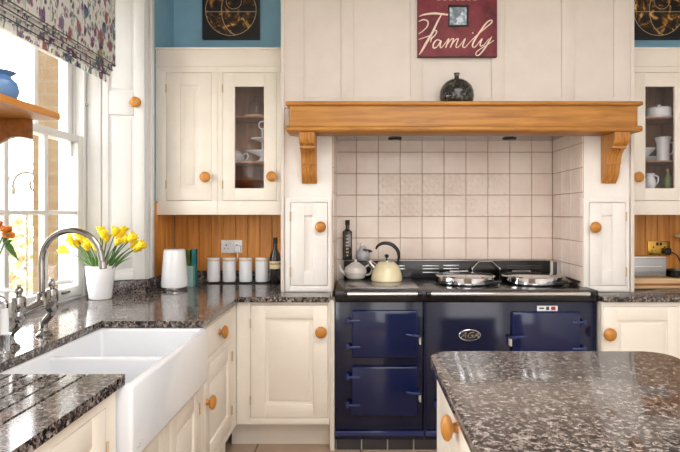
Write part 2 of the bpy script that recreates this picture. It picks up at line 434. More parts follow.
wl.box(-1.69, XL, YR, -1.25, 0, HC).box(-1.69, XL, -1.25, 0.65, 0, 0.98).box(-1.69, XL, -1.25, 0.65, 2.4, HC)  # leaves the opening for the added window
wl.box(-1.69, XL, 1.91, 3.234, 0, CT - 0.032).box(-1.69, XL, 1.91, 3.234, 2.72, HC)
struct(wl.obj('wall_window', 'plaster', smooth=False), 'white wall around the window', 'wall')
we = MB()
we.box(-1.86, -1.69, 3.11, YB + 0.2, -0.2, HC + 0.2).box(-1.86, -1.69, YR, -1.25, -0.2, HC + 0.2).box(-1.86, -1.69, 0.65, 2.03, -0.2, HC + 0.2).box(-1.86, -1.69, -1.25, 0.65, -0.2, 0.98).box(-1.86, -1.69, -1.25, 0.65, 2.4, HC + 0.2).box(-1.86, -1.69, 2.03, 3.11, -0.2, 0.82).box(-1.86, -1.69, 2.03, 3.11, 2.72, HC + 0.2)
struct(we.obj('wall_outside', 'brick', smooth=False), 'old brick outer face of the window wall', 'wall')
struct(MB().box(-1.9, -1.62, 2.03, 3.11, 0.82, 0.87, 0.006).obj('trim_sill', 'stone'), 'pale stone sill outside the window', 'sill')
# chimney breast
cb = MB()
cb.box(CL0, CL1, YC, YB, 0, ZS).box(CR0, CR1, YC, YB, 0, ZS).box(CL0, CR1, YC, YB, ZS, HC)
struct(cb.obj('wall_chimney', 'pale', smooth=False), 'pale cream chimney breast around the cooker recess', 'wall')
# raised panelling above the mantel
ZM = 1.971
pn = MB()
edges = [(CL0, X(303.8, YC)), (X(341, YC), X(353.8, YC)), (X(410, YC), X(422.5, YC)), (X(491, YC), X(504, YC)), (X(561, YC), X(574.3, YC)), (X(613, YC), CR1)]
for a, b in edges: pn.box(a, b, YC - 0.014, YC - 0.0005, ZM, HC, 0.003)
for (a, b), (c, d) in zip(edges, edges[1:]): pn.box(b - 0.003, c + 0.003, YC - 0.014, YC - 0.0005, ZM, Z(97.5, YC), 0.003)
pn.box(CL0, CR1, YC - 0.004, YC - 0.0003, ZM, HC)
pn.box(CL0, CL0 + 0.022, YC - 0.02, YC - 0.0003, CT, HC, 0.004)
pn.box(CR1 - 0.022, CR1, YC - 0.02, YC - 0.0003, CT, HC, 0.004)
struct(pn.obj('trim_panelling', 'breast'), 'cream stile and rail panelling above the oak mantel', 'panelling')
# tiles of the recess
tl = MB()
g = 0.0016
xs = [CL1] + [-0.0254 + 0.15 * k for k in range(10)]; xs[-1] = CR0 - 0.009
zs = [ZS] + [1.768 - 0.1468 * k for k in range(7)]
tl.mi = 2
tl.box(CL1, CR0, YB - 0.004, YB - 0.0003, 0.84, ZS); tl.box(CR0 - 0.004, CR0 - 0.0003, YC + 0.002, YB, 0.84, ZS); tl.box(CL1 + 0.0003, CL1 + 0.004, YC + 0.002, YB, 0.84, ZS)
def tile(x0, x1, y0, y1, z0, z1, rel, side):
    tl.mi = 1 if rel else 0
    tl.box(x0, x1, y0, y1, z0, z1, 0.0018, 1)
for i, (a, b) in enumerate(zip(xs, xs[1:])):
    for j, (zt, zb) in enumerate(zip(zs, zs[1:])):
        e = random.uniform(-0.0008, 0.0008)
        tile(a + g, b - g, YB - 0.0085 + e, YB - 0.001, zb + g, zt - g, 2 <= i <= 7 and j in (2, 3), 0)
ys = [YB - 0.009, 3.565, 3.415, 3.265, YC + 0.001]
for a, b in zip(ys, ys[1:]):
    for j, (zt, zb) in enumerate(zip(zs, zs[1:])):
        tile(CR0 - 0.0085, CR0 - 0.001, b + g, a - g, zb + g, zt - g, False, 1)
        tile(CL1 + 0.001, CL1 + 0.0085, b + g, a - g, zb + g, zt - g, False, 1)
struct(tl.obj('wall_tiles', ['tile', 'tilerelief', 'grout']), 'square beige glazed tiles lining the cooker recess', 'tiles')
# soffit of the recess
struct(MB().box(CL1, CR0, YC, YB - 0.01, ZS - 0.006, ZS + 0.001).obj('trim_soffit', 'steel', smooth=False), 'grey metal underside of the cooker recess', 'soffit')
for px, wh in ((395, 'left'), (509.5, 'right')):
    D = 3.62
    t = thing('downlight', f'small dark light fitting under the recess, on the {wh}', 'light', (X(px, D), D, ZS - 0.006), 'downlights under the recess')
    MB().lathe([(0.045, -0.006), (0.045, 0), ], (X(px, D), D, ZS - 0.006)).obj('rim', 'matblack', t)
    MB().lathe([(0.03, -0.007), (0.036, -0.0125), (0.0, -0.0125)], (X(px, D), D, ZS - 0.0055)).obj('lens', 'steel', t)
# pine panelling below the wall cabinets
def boards(mb, a, b, z0, z1, put):
    x = a
    while x < b - 0.002:
        x2 = min(x + 0.083, b); put(mb, x + 0.0008, x2 - 0.0008, z0, z1); x = x2
for nm, a, b, side in (('trim_pine_left', XL + 0.012, CL0, 'left'), ('trim_pine_right', CR1, XR, 'right')):
    mb = MB()
    boards(mb, a, b, CT + 0.001, 1.345, lambda m, u, v, z0, z1: m.box(u, v, YB - 0.012, YB - 0.0005, z0, z1, 0.004, 1))
    struct(mb.obj(nm, 'pine'), f'orange pine boards on the back wall at the {side}', 'panelling')
mb = MB()
boards(mb, 3.4085, YB - 0.012, CT + 0.001, 1.3405, lambda m, u, v, z0, z1: m.box(XL + 0.0005, XL + 0.012, u, v, z0, z1, 0.004, 1))
mb.box(XL + 0.0005, XL + 0.012, 3.337, 3.408, CT + 0.001, 1.41, 0.004, 1).box(XL + 0.0005, XL + 0.02, 3.337, 3.402, 1.41, 1.425, 0.004)
struct(mb.obj('trim_pine_side', 'pine'), 'orange pine boards on the left wall beside the window', 'panelling')
# architrave
ar = MB()
ar.box(XL + 0.0005, XL + 0.018, 3.236, 3.335, CT + 0.075, HC, 0.004)
ar.box(XL + 0.0005, XL + 0.026, 3.29, 3.335, CT + 0.075, HC, 0.006).box(XL + 0.018, XL + 0.024, 3.236, 3.262, CT + 0.075, HC, 0.003)
struct(ar.obj('trim_architrave', 'white'), 'white moulded architrave at the edge of the window', 'trim')

# ------------------------------------------------------------------ window
win = bpy.data.objects.new('window_1', None); C.objects.link(win); win.location = (-1.6, 2.56, 0.88)
struct(win, 'white painted sash window over the sink', 'window')
fr = MB()
fr.box(-1.69, -1.545, 3.065, 3.10, 0.87, 2.72, 0.003).box(-1.69, -1.545, 2.03, 2.065, 0.87, 2.72, 0.003)
fr.box(-1.66, -1.56, 2.03, 3.10, 0.872, CT + 0.012, 0.003).box(-1.69, -1.545, 2.03, 3.10, 2.66, 2.72, 0.003)
fr.box(-1.598, -1.592, 3.05, 3.10, 0.87, 2.72)
fr.obj('frame', 'white', win)
def sash(xc, z0, z1, zm, y1, top, bot):
    s = MB(); h = 0.02; y0 = 2.07; st = 0.066
    s.box(xc - h, xc + h, y0, y0 + st, z0, z1, 0.004).box(xc - h, xc + h, y1 - st, y1, z0, z1, 0.004)
    a, b = y0 + st - 0.004, y1 - st + 0.004
    s.box(xc - h + 0.0006, xc + h - 0.0006, a, b, z0 + 0.0004, z0 + bot, 0.003).box(xc - h + 0.0006, xc + h - 0.0006, a, b, z1 - top, z1 - 0.0004, 0.003)
    for y in (2.413, 2.717): s.box(xc - 0.016, xc + 0.016, y - 0.016, y + 0.016, z0 + 0.01, z1 - 0.01, 0.005)
    s.box(xc - 0.015, xc + 0.015, a, b, zm - 0.011, zm + 0.011, 0.005)
    o = s.obj('sash', 'white', win)
    MB().box(xc - 0.003, xc + 0.001, y0 + 0.02, y1 - 0.02, z0 + 0.03, z1 - 0.02).obj('glass_pane', 'glass', o, smooth=False)
    return o
lo = sash(-1.572, 0.898, 1.779, 1.352, 3.078, 0.04, 0.055)
up = sash(-1.622, 1.742, 2.655, 2.19, 3.066, 0.05, 0.036)
MB().box(-1.552, -1.54, 2.84, 2.9, 0.925, 0.94, 0.003).cyl((-1.552, 2.855, 0.932), (-1.53, 2.855, 0.936), 0.006).cyl((-1.552, 2.885, 0.932), (-1.53, 2.885, 0.936), 0.006).obj('sash_lift', 'iron', lo)
MB().box(-1.602, -1.582, 2.99, 3.02, 1.66, 1.742, 0.004).obj('sash_horn', 'white', up)
MB().ball((-1.54, 3.083, 1.96), 0.008).obj('sash_stop', 'steel', win)
w2 = MB(); w2.box(-1.6, -1.56, -1.25, -1.18, 0.98, 2.4, 0.003).box(-1.6, -1.56, 0.58, 0.65, 0.98, 2.4, 0.003).box(-1.599, -1.561, -1.2, 0.6, 0.98, 1.05, 0.003).box(-1.599, -1.561, -1.2, 0.6, 2.33, 2.4, 0.003).box(-1.595, -1.565, -0.32, -0.28, 1.03, 2.35, 0.003)
struct(w2.obj('window_added', 'white'), 'white window added out of view on the left for extra daylight', 'window')  # unseen window, put in to bring more daylight onto the recess tiles
# beads between window and shutter
struct(MB().box(-1.575, -1.545, 3.088, 3.106, CT, 2.72, 0.004).box(-1.545, -1.53, 3.104, 3.118, CT, 2.72, 0.003).obj('trim_bead', 'white'), 'white upright bead beside the window sash', 'trim')
# shutter panel in the right-hand reveal
P1 = Vector((-1.555, 3.119)); P0 = Vector((-1.268, 3.2315)); U = (P0 - P1).normalized(); N = Vector((U.y, -U.x)); LU = (P0 - P1).length
def rev(u, d, z): p = P1 + U * u - N * d; return (p.x, p.y, z)
def ru(px):     # image column -> distance along the reveal
    lo_, hi_ = -0.1, 0.6
    for _ in range(40):
        m = (lo_ + hi_) / 2; p = P1 + U * m
        if CX + F * p.x / p.y < px: lo_ = m
        else: hi_ = m
    return lo_
sh = thing('window_shutter', 'white panelled shutter folded into the right of the window recess, with a wooden knob', 'shutter', rev(LU / 2, 0, CT + 0.075))
b = MB(rev)
zb = CT + 0.077
b.box(0, LU, -0.012, 0.0, zb, 2.71)
ua, ub, uc = ru(101.5), ru(109), ru(134)
b.box(0, ua, -0.026, -0.011, zb, 2.71, 0.004)
b.box(ua + 0.004, ub, -0.022, -0.011, zb, 2.71, 0.004)
b.box(ub, uc, -0.022, -0.011, zb, 1.012, 0.004).box(ub, uc, -0.022, -0.011, 1.918, 2.05, 0.004).box(ub, uc, -0.022, -0.011, 2.62, 2.71, 0.004)
b.box(uc, LU - 0.004, -0.022, -0.011, zb, 2.71, 0.004)
b.box(ub + 0.02, uc - 0.012, -0.016, -0.011, 1.03, 1.90, 0.003).box(ub + 0.02, uc - 0.012, -0.016, -0.011, 2.07, 2.6, 0.003)
b.obj('panel', 'white', sh)
KP = [(0.016, 0.0), (0.014, 0.004), (0.0115, 0.010), (0.0125, 0.014), (0.026, 0.018), (0.0335, 0.026), (0.0335, 0.031), (0.028, 0.038), (0.015, 0.043), (0.0, 0.0445)]
def knob(parent, c, axis, s=1.0, name='knob', mat='knob'):
    o = MB().lathe([(r * s, h * s) for r, h in KP], c, axis, 24).obj(name, mat, parent)
    return o
uk = ru(135.5); pk = P1 + U * uk
knob(sh, (pk.x + N.x * 0.021, pk.y + N.y * 0.021, Z(103.6, pk.y)), (N.x, N.y, 0), 0.93)
# roman blind
bl = thing('roman_blind', 'floral roman blind in purple and teal drawn up over the window', 'blind', (-1.37, 2.53, 2.1))
f = MB()
def fold(xc, zb, zt, th):
    pr = [(xc - th, zt), (xc - th, zb + th), (xc - th * 0.6, zb + th * 0.3), (xc, zb), (xc + th * 0.6, zb + th * 0.3), (xc + th, zb + th), (xc + th, zt)]
    f.prism(pr, 'y', 1.99, 3.0)
fold(-1.345, 2.15, 2.8, 0.004); fold(-1.362, 2.124, 2.5, 0.0045); fold(-1.378, 2.098, 2.45, 0.0045); fold(-1.394, 2.07, 2.8, 0.004)
f.obj('fabric', 'fabric', bl)
p = MB()
for xq, zq in ((-1.3405, 2.156), (-1.357, 2.13), (-1.373, 2.104)): p.box(xq, xq + 0.0015, 1.99, 3.0, zq, zq + 0.005)  # thin dark strip along each of the front folds
p.obj('fold_line', 'charcoal', bl)
MB().box(-1.41, -1.34, 1.985, 3.005, 2.72, 2.80, 0.004).obj('headrail', 'white', bl)

# ------------------------------------------------------------------ cabinet helpers
def T_back(face):  return lambda u, d, z: (u, face + d, z)          # faces the camera (-Y)
def T_left(face):  return lambda u, d, z: (face - d, u, z)          # left run, faces +X
def T_isl(face):   return lambda u, d, z: (face + d, u, z)          # island side, faces -X
def panel_door(parent, tf, u0, u1, z0, z1, stile=0.085, rail=0.085, mat='cream', name='door', th=0.02, depth=0.009, bead=True):
    m = MB(tf)
    m.box(u0, u0 + stile, 0, th, z0, z1, 0.003).box(u1 - stile, u1, 0, th, z0, z1, 0.003)
    m.box(u0 + stile - 0.002, u1 - stile + 0.002, 0.0002, th, z0, z0 + rail, 0.003).box(u0 + stile - 0.002, u1 - stile + 0.002, 0.0002, th, z1 - rail, z1, 0.003)
    m.box(u0 + stile - 0.004, u1 - stile + 0.004, depth, th, z0 + rail - 0.004, z1 - rail + 0.004)
    if bead and u1 - u0 - 2 * stile > 0.06:
        m.box(u0 + stile + 0.02, u1 - stile - 0.02, depth - 0.004, th - 0.003, z0 + rail + 0.02, z1 - rail - 0.02, 0.003)
    return m.obj(name, mat, parent)
def hinge(parent, tf, u, z, h=0.05, mat='brass'):
    mat = 'hinge'; m = MB(); a = tf(u, -0.003, z - h / 2); c = tf(u, -0.003, z + h / 2)
    m.cyl(a, c, 0.004, n=10); return m.obj('hinge', mat, parent)
# ------------------------------------------------------------------ wall cabinets
DC = 3.41
ZB_, ZT_, ZF_ = Z(214.8, DC), Z(47.5, DC), Z(65.5, DC)
def wall_cabinet(x0, x1, doors, label):
    """doors: list of (x0, x1, kind, knob_px_side)"""
    root = thing('wall_cabinet', label, 'cabinet', ((x0 + x1) / 2, (DC + YB) / 2, ZB_))
    m = MB()
    yb = YB - 0.013
    m.box(x0, x0 + 0.018, DC + 0.004, yb, ZB_ + 0.0008, ZT_ - 0.0008, 0.002).box(x1 - 0.018, x1, DC + 0.004, yb, ZB_ + 0.0008, ZT_ - 0.0008, 0.002)
    m.box(x0 + 0.017, x1 - 0.017, DC + 0.004, yb, ZB_ + 0.001, ZB_ + 0.02, 0.002).box(x0 + 0.017, x1 - 0.017, DC + 0.004, yb, ZT_ - 0.02, ZT_ - 0.001, 0.002)
    dz0, dz1 = Z(200.6, DC), Z(72.5, DC)
    # face frame
    m.box(x0 + 0.001, x1 - 0.001, DC, DC + 0.022, ZB_ + 0.0002, dz0 - 0.002, 0.002)
    m.box(x0 + 0.001, x1 - 0.001, DC, DC + 0.022, dz1 + 0.002, ZT_ - 0.0003, 0.002)
    us = sorted([v for d in doors for v in d[:2]])
    cuts = [x0 + 0.001] + us + [x1 - 0.001]
    for a, b_ in zip(cuts[0::2], cuts[1::2]):
        if b_ - a > 0.006: m.box(a, b_ - 0.0015 if b_ != cuts[-1] else b_, DC + 0.0002, DC + 0.022, dz0 - 0.01, dz1 + 0.01, 0.002)
    # mid partition
    ds = sorted(doors)
    if len(ds) > 1:
        mid = (ds[0][1] + ds[1][0]) / 2
        m.box(mid - 0.009, mid + 0.009, DC + 0.02, yb, ZB_ + 0.018, ZF_)
        m.box(mid - 0.0025, mid + 0.0025, DC - 0.003, DC + 0.01, ZB_, ZF_, 0.001)
    m.box(x0, x1, DC - 0.006, DC + 0.012, ZF_ - 0.008, ZF_ + 0.006, 0.003).box(x0, x1, DC - 0.007, DC + 0.01, ZT_ - 0.014, ZT_, 0.003)
    m.obj('carcass', 'cream', root)
    i = MB()
    i.box(x0 + 0.018, x1 - 0.018, yb - 0.014, yb - 0.002, ZB_ + 0.02, ZT_ - 0.02)
    i.box(x0 + 0.0181, x0 + 0.026, DC + 0.03, yb - 0.004, ZB_ + 0.02, ZT_ - 0.02).box(x1 - 0.026, x1 - 0.0181, DC + 0.03, yb - 0.004, ZB_ + 0.02, ZT_ - 0.02)
    if len(ds) > 1: i.box(mid - 0.017, mid + 0.017, DC + 0.03, yb - 0.004, ZB_ + 0.02, ZF_)
    i.box(x0 + 0.02, x1 - 0.02, DC + 0.03, yb - 0.004, Z(189, 3.5) - 0.015, Z(189, 3.5))
    i.obj('lining', 'brown', root)
    for a, b_, kind, kp in doors:
        if kind == 'solid':
            d = panel_door(root, T_back(DC - 0.002), a, b_, dz0, dz1, 0.088, 0.078)
        else:
            w = b_ - a
            gx0 = X(234.8, DC) - X(222.8, DC); gx1 = X(276.6, DC) - X(263.9, DC)
            m = MB(T_back(DC - 0.002)); gz0, gz1 = Z(188.3, DC), Z(86.5, DC)
            m.box(a, a + gx0, 0, 0.02, dz0, dz1, 0.003).box(b_ - gx1, b_, 0, 0.02, dz0, dz1, 0.003)
            m.box(a + gx0 - 0.002, b_ - gx1 + 0.002, 0.0002, 0.02, dz0, gz0, 0.003).box(a + gx0 - 0.002, b_ - gx1 + 0.002, 0.0002, 0.02, gz1, dz1, 0.003)
            d = m.obj('door', 'cream', root)
            MB(T_back(DC - 0.002)).box(a + gx0 - 0.004, b_ - gx1 + 0.004, 0.012, 0.015, gz0 - 0.004, gz1 + 0.004).obj('glass_pane', 'cabglass', d, smooth=False)
        knob(d, (X(kp[0], DC - 0.03), DC - 0.0018, Z(kp[1], DC - 0.03)), (0, -1, 0), 0.98)
        hu = b_ + 0.001 if kp[0] < (CX + F * (a + b_) / 2 / DC) else a - 0.001
        for hz in (dz0 + 0.1, dz1 - 0.1): hinge(d, T_back(DC - 0.002), hu, hz)
    return root, mid
L0 = XL + 0.001
wcl, midl = wall_cabinet(L0, CL0 - 0.001, [(X(166.5, DC), X(211.3, DC), 'solid', (205, 177)), (X(222.8, DC), X(276.6, DC), 'glass', (271.5, 176.5))], 'cream wall cabinet left of the cooker with one solid and one glazed door')
gA, gB = 2 * 0.575 - X(276.6, DC), 2 * 0.575 - X(222.8, DC)
wcr, midr = wall_cabinet(CR1 + 0.001, XR - 0.001, [(X(633.4, DC), X(687.3, DC), 'glass', (639, 177)), (X(697, DC), X(741, DC), 'solid', (707, 177))], 'cream glazed wall cabinet at the right edge, beyond the cooker')
# shelves (top-level would be wrong: they belong to the cabinets)
MB().box(midl + 0.018, CL0 - 0.028, DC + 0.05, YB - 0.03, Z(161.5, 3.5) - 0.012, Z(161.5, 3.5), 0.002).obj('shelf', 'brown', wcl)
MB().box(midl + 0.018, CL0 - 0.028, DC + 0.07, YB - 0.03, Z(116.3, 3.5) - 0.008, Z(116.3, 3.5), 0.002).obj('shelf', 'brown', wcl)
ZSh = [Z(161.5, 3.5), Z(116.3, 3.5)]
for q in (118, 161): MB().box(CR1 + 0.03, midr - 0.02, DC + 0.05, YB - 0.03, Z(q, 3.5) - 0.008, Z(q, 3.5), 0.002).obj('shelf', 'brown', wcr)
ZR = [Z(161, 3.5), Z(118, 3.5)]
ZCB = Z(189, 3.5)

# contents left cabinet
D = 3.56
c = (X(256, D), D, ZSh[1])
t = thing('cake_dome', 'clear dome on a pale wooden board, top shelf behind the left glass door', 'dome', c)
MB().lathe([(0.075, 0), (0.078, 0.005), (0.075, 0.012)], c).obj('board', 'boardwood', t)
MB().lathe([(0.052, 0.012), (0.053, 0.07), (0.045, 0.098), (0.02, 0.112), (0.0, 0.114)], c).obj('dome', 'cabglass', t)
MB().ball((c[0], c[1], c[2] + 0.122), 0.009).obj('knob', 'steel', t)
D = 3.53
c = (X(262.5, D), D, ZSh[0])
t = thing('cake_stand', 'white two tier china stand with a ring handle, behind the left glass door', 'cake stand', c)
MB().lathe([(0.045, 0), (0.042, 0.006), (0.02, 0.014), (0.016, 0.03), (0.04, 0.042), (0.108, 0.066), (0.11, 0.07), (0.04, 0.05), (0, 0.048)], c, sy=0.75).obj('plate', 'ceramic', t)
MB().lathe([(0.012, 0.126), (0.075, 0.146), (0.077, 0.15), (0.02, 0.134), (0, 0.133)], c).obj('plate', 'ceramic', t)
MB().cyl((c[0], c[1], c[2] + 0.04), (c[0], c[1], c[2] + 0.215), 0.006).obj('stem', 'ceramic', t)
MB().tube([(c[0] + 0.024 * math.sin(a), c[1], c[2] + 0.238 - 0.024 * math.cos(a)) for a in [k * 2 * PI / 14 for k in range(15)]], 0.005, 8, 2).obj('ring_handle', 'ceramic', t)
def lobed_pot(t, c, R, H, mat, spout, handle):
    MB().lathe([(0.5 * R, 0), (0.8 * R, 0.12 * H), (R, 0.45 * H), (0.9 * R, 0.72 * H), (0.55 * R, 0.9 * H), (0.45 * R, 0.92 * H)], c).obj('body', mat, t)
    MB().lathe([(0.48 * R, 0.9 * H), (0.4 * R, 0.99 * H), (0.12 * R, 1.06 * H), (0.1 * R, 1.1 * H), (0.14 * R, 1.17 * H), (0, 1.22 * H)], c).obj('lid', mat, t)
    sx, hx = spout, handle
    MB().tube([(c[0] + sx * 0.8 * R, c[1], c[2] + 0.32 * H), (c[0] + sx * 1.2 * R, c[1], c[2] + 0.5 * H), (c[0] + sx * 1.42 * R, c[1], c[2] + 0.85 * H)], [0.22 * R, 0.15 * R, 0.1 * R]).obj('spout', mat, t)
    MB().tube([(c[0] + hx * 0.85 * R, c[1], c[2] + 0.75 * H), (c[0] + hx * 1.25 * R, c[1], c[2] + 0.86 * H), (c[0] + hx * 1.42 * R, c[1], c[2] + 0.6 * H), (c[0] + hx * 1.2 * R, c[1], c[2] + 0.32 * H), (c[0] + hx * 0.9 * R, c[1], c[2] + 0.26 * H)], 0.085 * R).obj('handle', mat, t)
D = 3.655; c = (X(237, D), D, ZSh[0])
t = thing('china_teapot', 'white china teapot beside the tiered stand, behind the left glass door', 'teapot', c)
lobed_pot(t, c, 0.052, 0.082, 'ceramic', -1, 1)
c = (X(250, D), D, ZCB)
tag(MB().lathe([(0.05, 0), (0.1, 0.03), (0.125, 0.06), (0.12, 0.06), (0.06, 0.02), (0, 0.016)], c).obj('wooden_bowl', 'redwood'), 'reddish wooden bowl at the bottom of the left glazed cabinet', 'bowl')
# contents right cabinet
D = 3.54
c = (X(659, D), D, ZR[1])
t = thing('lidded_dish', 'pale round lidded china dish, top shelf of the right glazed cabinet', 'dish', c)
MB().lathe([(0.082, 0), (0.088, 0.006), (0.086, 0.012), (0.078, 0.016)], c).obj('plate', 'platewhite', t)
MB().lathe([(0.077, 0.014), (0.078, 0.06), (0.07, 0.07), (0.012, 0.074), (0.008, 0.08), (0.013, 0.088), (0.006, 0.095), (0, 0.096)], c).obj('lid', 'platewhite', t)
c = (X(663, D), D, ZR[0])
t = thing('china_jug', 'tall pale flared china jug, middle shelf of the right glazed cabinet', 'jug', c)
MB().lathe([(0.038, 0), (0.04, 0.01), (0.037, 0.06), (0.04, 0.12), (0.052, 0.155), (0.05, 0.157), (0.036, 0.12), (0.03, 0.03), (0, 0.02)], c).obj('body', 'platewhite', t)
MB().tube([(c[0] + 0.04, c[1], c[2] + 0.13), (c[0] + 0.068, c[1], c[2] + 0.11), (c[0] + 0.062, c[1], c[2] + 0.06), (c[0] + 0.036, c[1], c[2] + 0.04)], 0.006).obj('handle', 'platewhite', t)
for k in range(3):
    zc = ZR[0] + 0.0085 * k
    tag(MB().lathe([(0.05, 0), (0.058, 0.006), (0.085, 0.0125), (0.086, 0.0145), (0.055, 0.0085), (0, 0.0078)], (X(644.5, 3.60), 3.60, zc)).obj('china_plate', 'platewhite'), ['lowest plate of the pale stack left of the tall china jug', 'middle plate of the pale stack left of the tall china jug', 'topmost plate of the pale stack left of the tall china jug'][k], 'plate', 'stacked plates in the right cabinet')
c = (X(642, 3.62), 3.62, ZR[0] + 0.0245)
tag(MB().lathe([(0.03, 0), (0.05, 0.03), (0.078, 0.06), (0.082, 0.068), (0.076, 0.066), (0.04, 0.024), (0, 0.018)], c).obj('china_bowl', 'platewhite'), 'pale bowl on the plate stack in the right glazed cabinet', 'bowl')
c = (X(650, 3.52), 3.52, ZCB)
t = thing('cream_jug', 'small white jug at the bottom of the right glazed cabinet', 'jug', c)
MB().lathe([(0.026, 0), (0.038, 0.025), (0.036, 0.05), (0.024, 0.08), (0.03, 0.1), (0.028, 0.101), (0.02, 0.08), (0.0, 0.06)], c).obj('body', 'ceramic', t)
MB().tube([(c[0] + 0.026, c[1], c[2] + 0.09), (c[0] + 0.052, c[1], c[2] + 0.08), (c[0] + 0.05, c[1], c[2] + 0.045), (c[0] + 0.034, c[1], c[2] + 0.028)], 0.005).obj('handle', 'ceramic', t)
c = (X(667.8, 3.54), 3.54, ZCB)
t = thing('green_bottle', 'small green glass bottle at the bottom of the right glazed cabinet', 'bottle', c)
MB().lathe([(0.022, 0), (0.024, 0.004), (0.024, 0.075), (0.012, 0.095), (0.011, 0.118)], c).obj('body', 'greenglass', t)
MB().cyl((c[0], c[1], c[2] + 0.118), (c[0], c[1], c[2] + 0.132), 0.01).obj('stopper', 'boardwood', t)

# ------------------------------------------------------------------ pictures
def picture(x0, x1, label):
    z0 = Z(39.3, 3.73); z1 = z0 + 0.39
    t = thing('canvas_picture', label, 'picture', ((x0 + x1) / 2, 3.73, z0))
    MB().box(x0, x1, 3.722, YB - 0.0005, z0, z1, 0.003).obj('frame', 'matblack', t)
    am = art_mat('abstract_gold_art', (x0 + x1) / 2, z0 + 0.195, 0.172)
    MB().box(x0 + 0.008, x1 - 0.008, 3.7205, 3.7225, z0 + 0.008, z1 - 0.008).obj('canvas', am, t, smooth=False)
picture(-1.073, -0.684, 'square black picture with gold rings on blue wall above the left cabinet')
picture(1.838, 2.227, 'square black picture with gold rings on blue wall above the right cabinet')

# ------------------------------------------------------------------ small cupboards in the columns
def column_cupboard(px0, px1, slot, kpx, side, label):
    D = YC
    x0, x1, z0, z1 = X(px0, D), X(px1, D), Z(285, D), Z(203, D)
    root = thing('column_cupboard', label, 'cupboard', ((x0 + x1) / 2, D, z0))
    m = MB(); w = 0.014
    zf0, zf1 = CT + 0.003, z1 + 0.03
    a, b_ = (x0 - 0.034, x1 + 0.022)
    m.box(a, x0 - 0.003, D - 0.014, D - 0.0004, zf0, zf1, 0.002).box(x1 + 0.003, b_, D - 0.014, D - 0.0004, zf0, zf1, 0.002)
    m.box(x0 - 0.004, x1 + 0.004, D - 0.0138, D - 0.0004, zf0, z0 - 0.003, 0.002).box(x0 - 0.004, x1 + 0.004, D - 0.0138, D - 0.0004, z1 + 0.003, zf1, 0.002)
    m.obj('frame', 'pale', root)
    d = MB(); s0, s1, sz0, sz1 = X(slot[0], D), X(slot[1], D), Z(270.5, D), Z(215.5, D)
    y0 = D - 0.015
    d.box(x0, s0, y0, D - 0.0005, z0, z1, 0.002).box(s1, x1, y0, D - 0.0005, z0, z1, 0.002)
    d.box(s0 - 0.002, s1 + 0.002, y0 + 0.0002, D - 0.0005, z0, sz0, 0.002).box(s0 - 0.002, s1 + 0.002, y0 + 0.0002, D - 0.0005, sz1, z1, 0.002)
    d.box(s0 - 0.002, s1 + 0.002, y0 + 0.0125, D - 0.0005, sz0 - 0.002, sz1 + 0.002)
    dd = d.obj('door', 'pale', root)
    knob(dd, (X(kpx[0], y0 - 0.03), y0 + 0.0004, Z(kpx[1], y0 - 0.03)), (0, -1, 0), 0.98)
    hx = x0 - 0.0015 if side == 'left' else x1 + 0.0015
    for hz in (z0 + 0.08, z1 - 0.08): hinge(dd, T_back(y0), hx, hz, 0.055)
column_cupboard(291, 327.5, (304.6, 312.6), (320.5, 227), 'left', 'small pale cupboard in the column left of the cooker, knob at its right')
column_cupboard(588.6, 624.6, (600.8, 611.4), (596, 227.3), 'right', 'small pale cupboard in the column right of the cooker, knob at its left')

# ------------------------------------------------------------------ mantel
MX0, MX1, MF = -0.4127, 1.572, 3.03
mt = thing('mantel_shelf', 'long oak mantel shelf on two corbels above the cooker', 'mantel', ((MX0 + MX1) / 2, YC, 1.805))
def moulding(x0, x1, yf, z0, z1, name):
    m = MB(); h = (z1 - z0)
    pr = [(YC - 0.0155, z0), (yf + h * 0.3, z0), (yf + h * 0.08, z0 + h * 0.18), (yf, z0 + h * 0.5), (yf + h * 0.08, z0 + h * 0.82), (yf + h * 0.3, z1), (YC - 0.0155, z1)]
    m.prism(pr, 'x', x0, x1, 0.006); return m.obj(name, 'oak', mt, angle=50)
moulding(MX0, MX1, MF, 1.949, ZM, 'top_moulding')
fz = MB(); r = 0.03; pl = [(MX0 + 0.012, YC - 0.0155)]
for k in range(7): a = PI + k * PI / 12; pl.append((MX0 + 0.012 + r + r * math.cos(a), MF + 0.022 + r + r * math.sin(a)))
for k in range(7): a = 1.5 * PI + k * PI / 12; pl.append((MX1 - 0.012 - r + r * math.cos(a), MF + 0.022 + r + r * math.sin(a)))
pl.append((MX1 - 0.012, YC - 0.0155))
fz.prism(pl, 'z', 1.835, 1.9495); fz.obj('frieze', 'oak', mt)
moulding(MX0, MX1, MF + 0.004, 1.805, 1.8355, 'bottom_moulding')
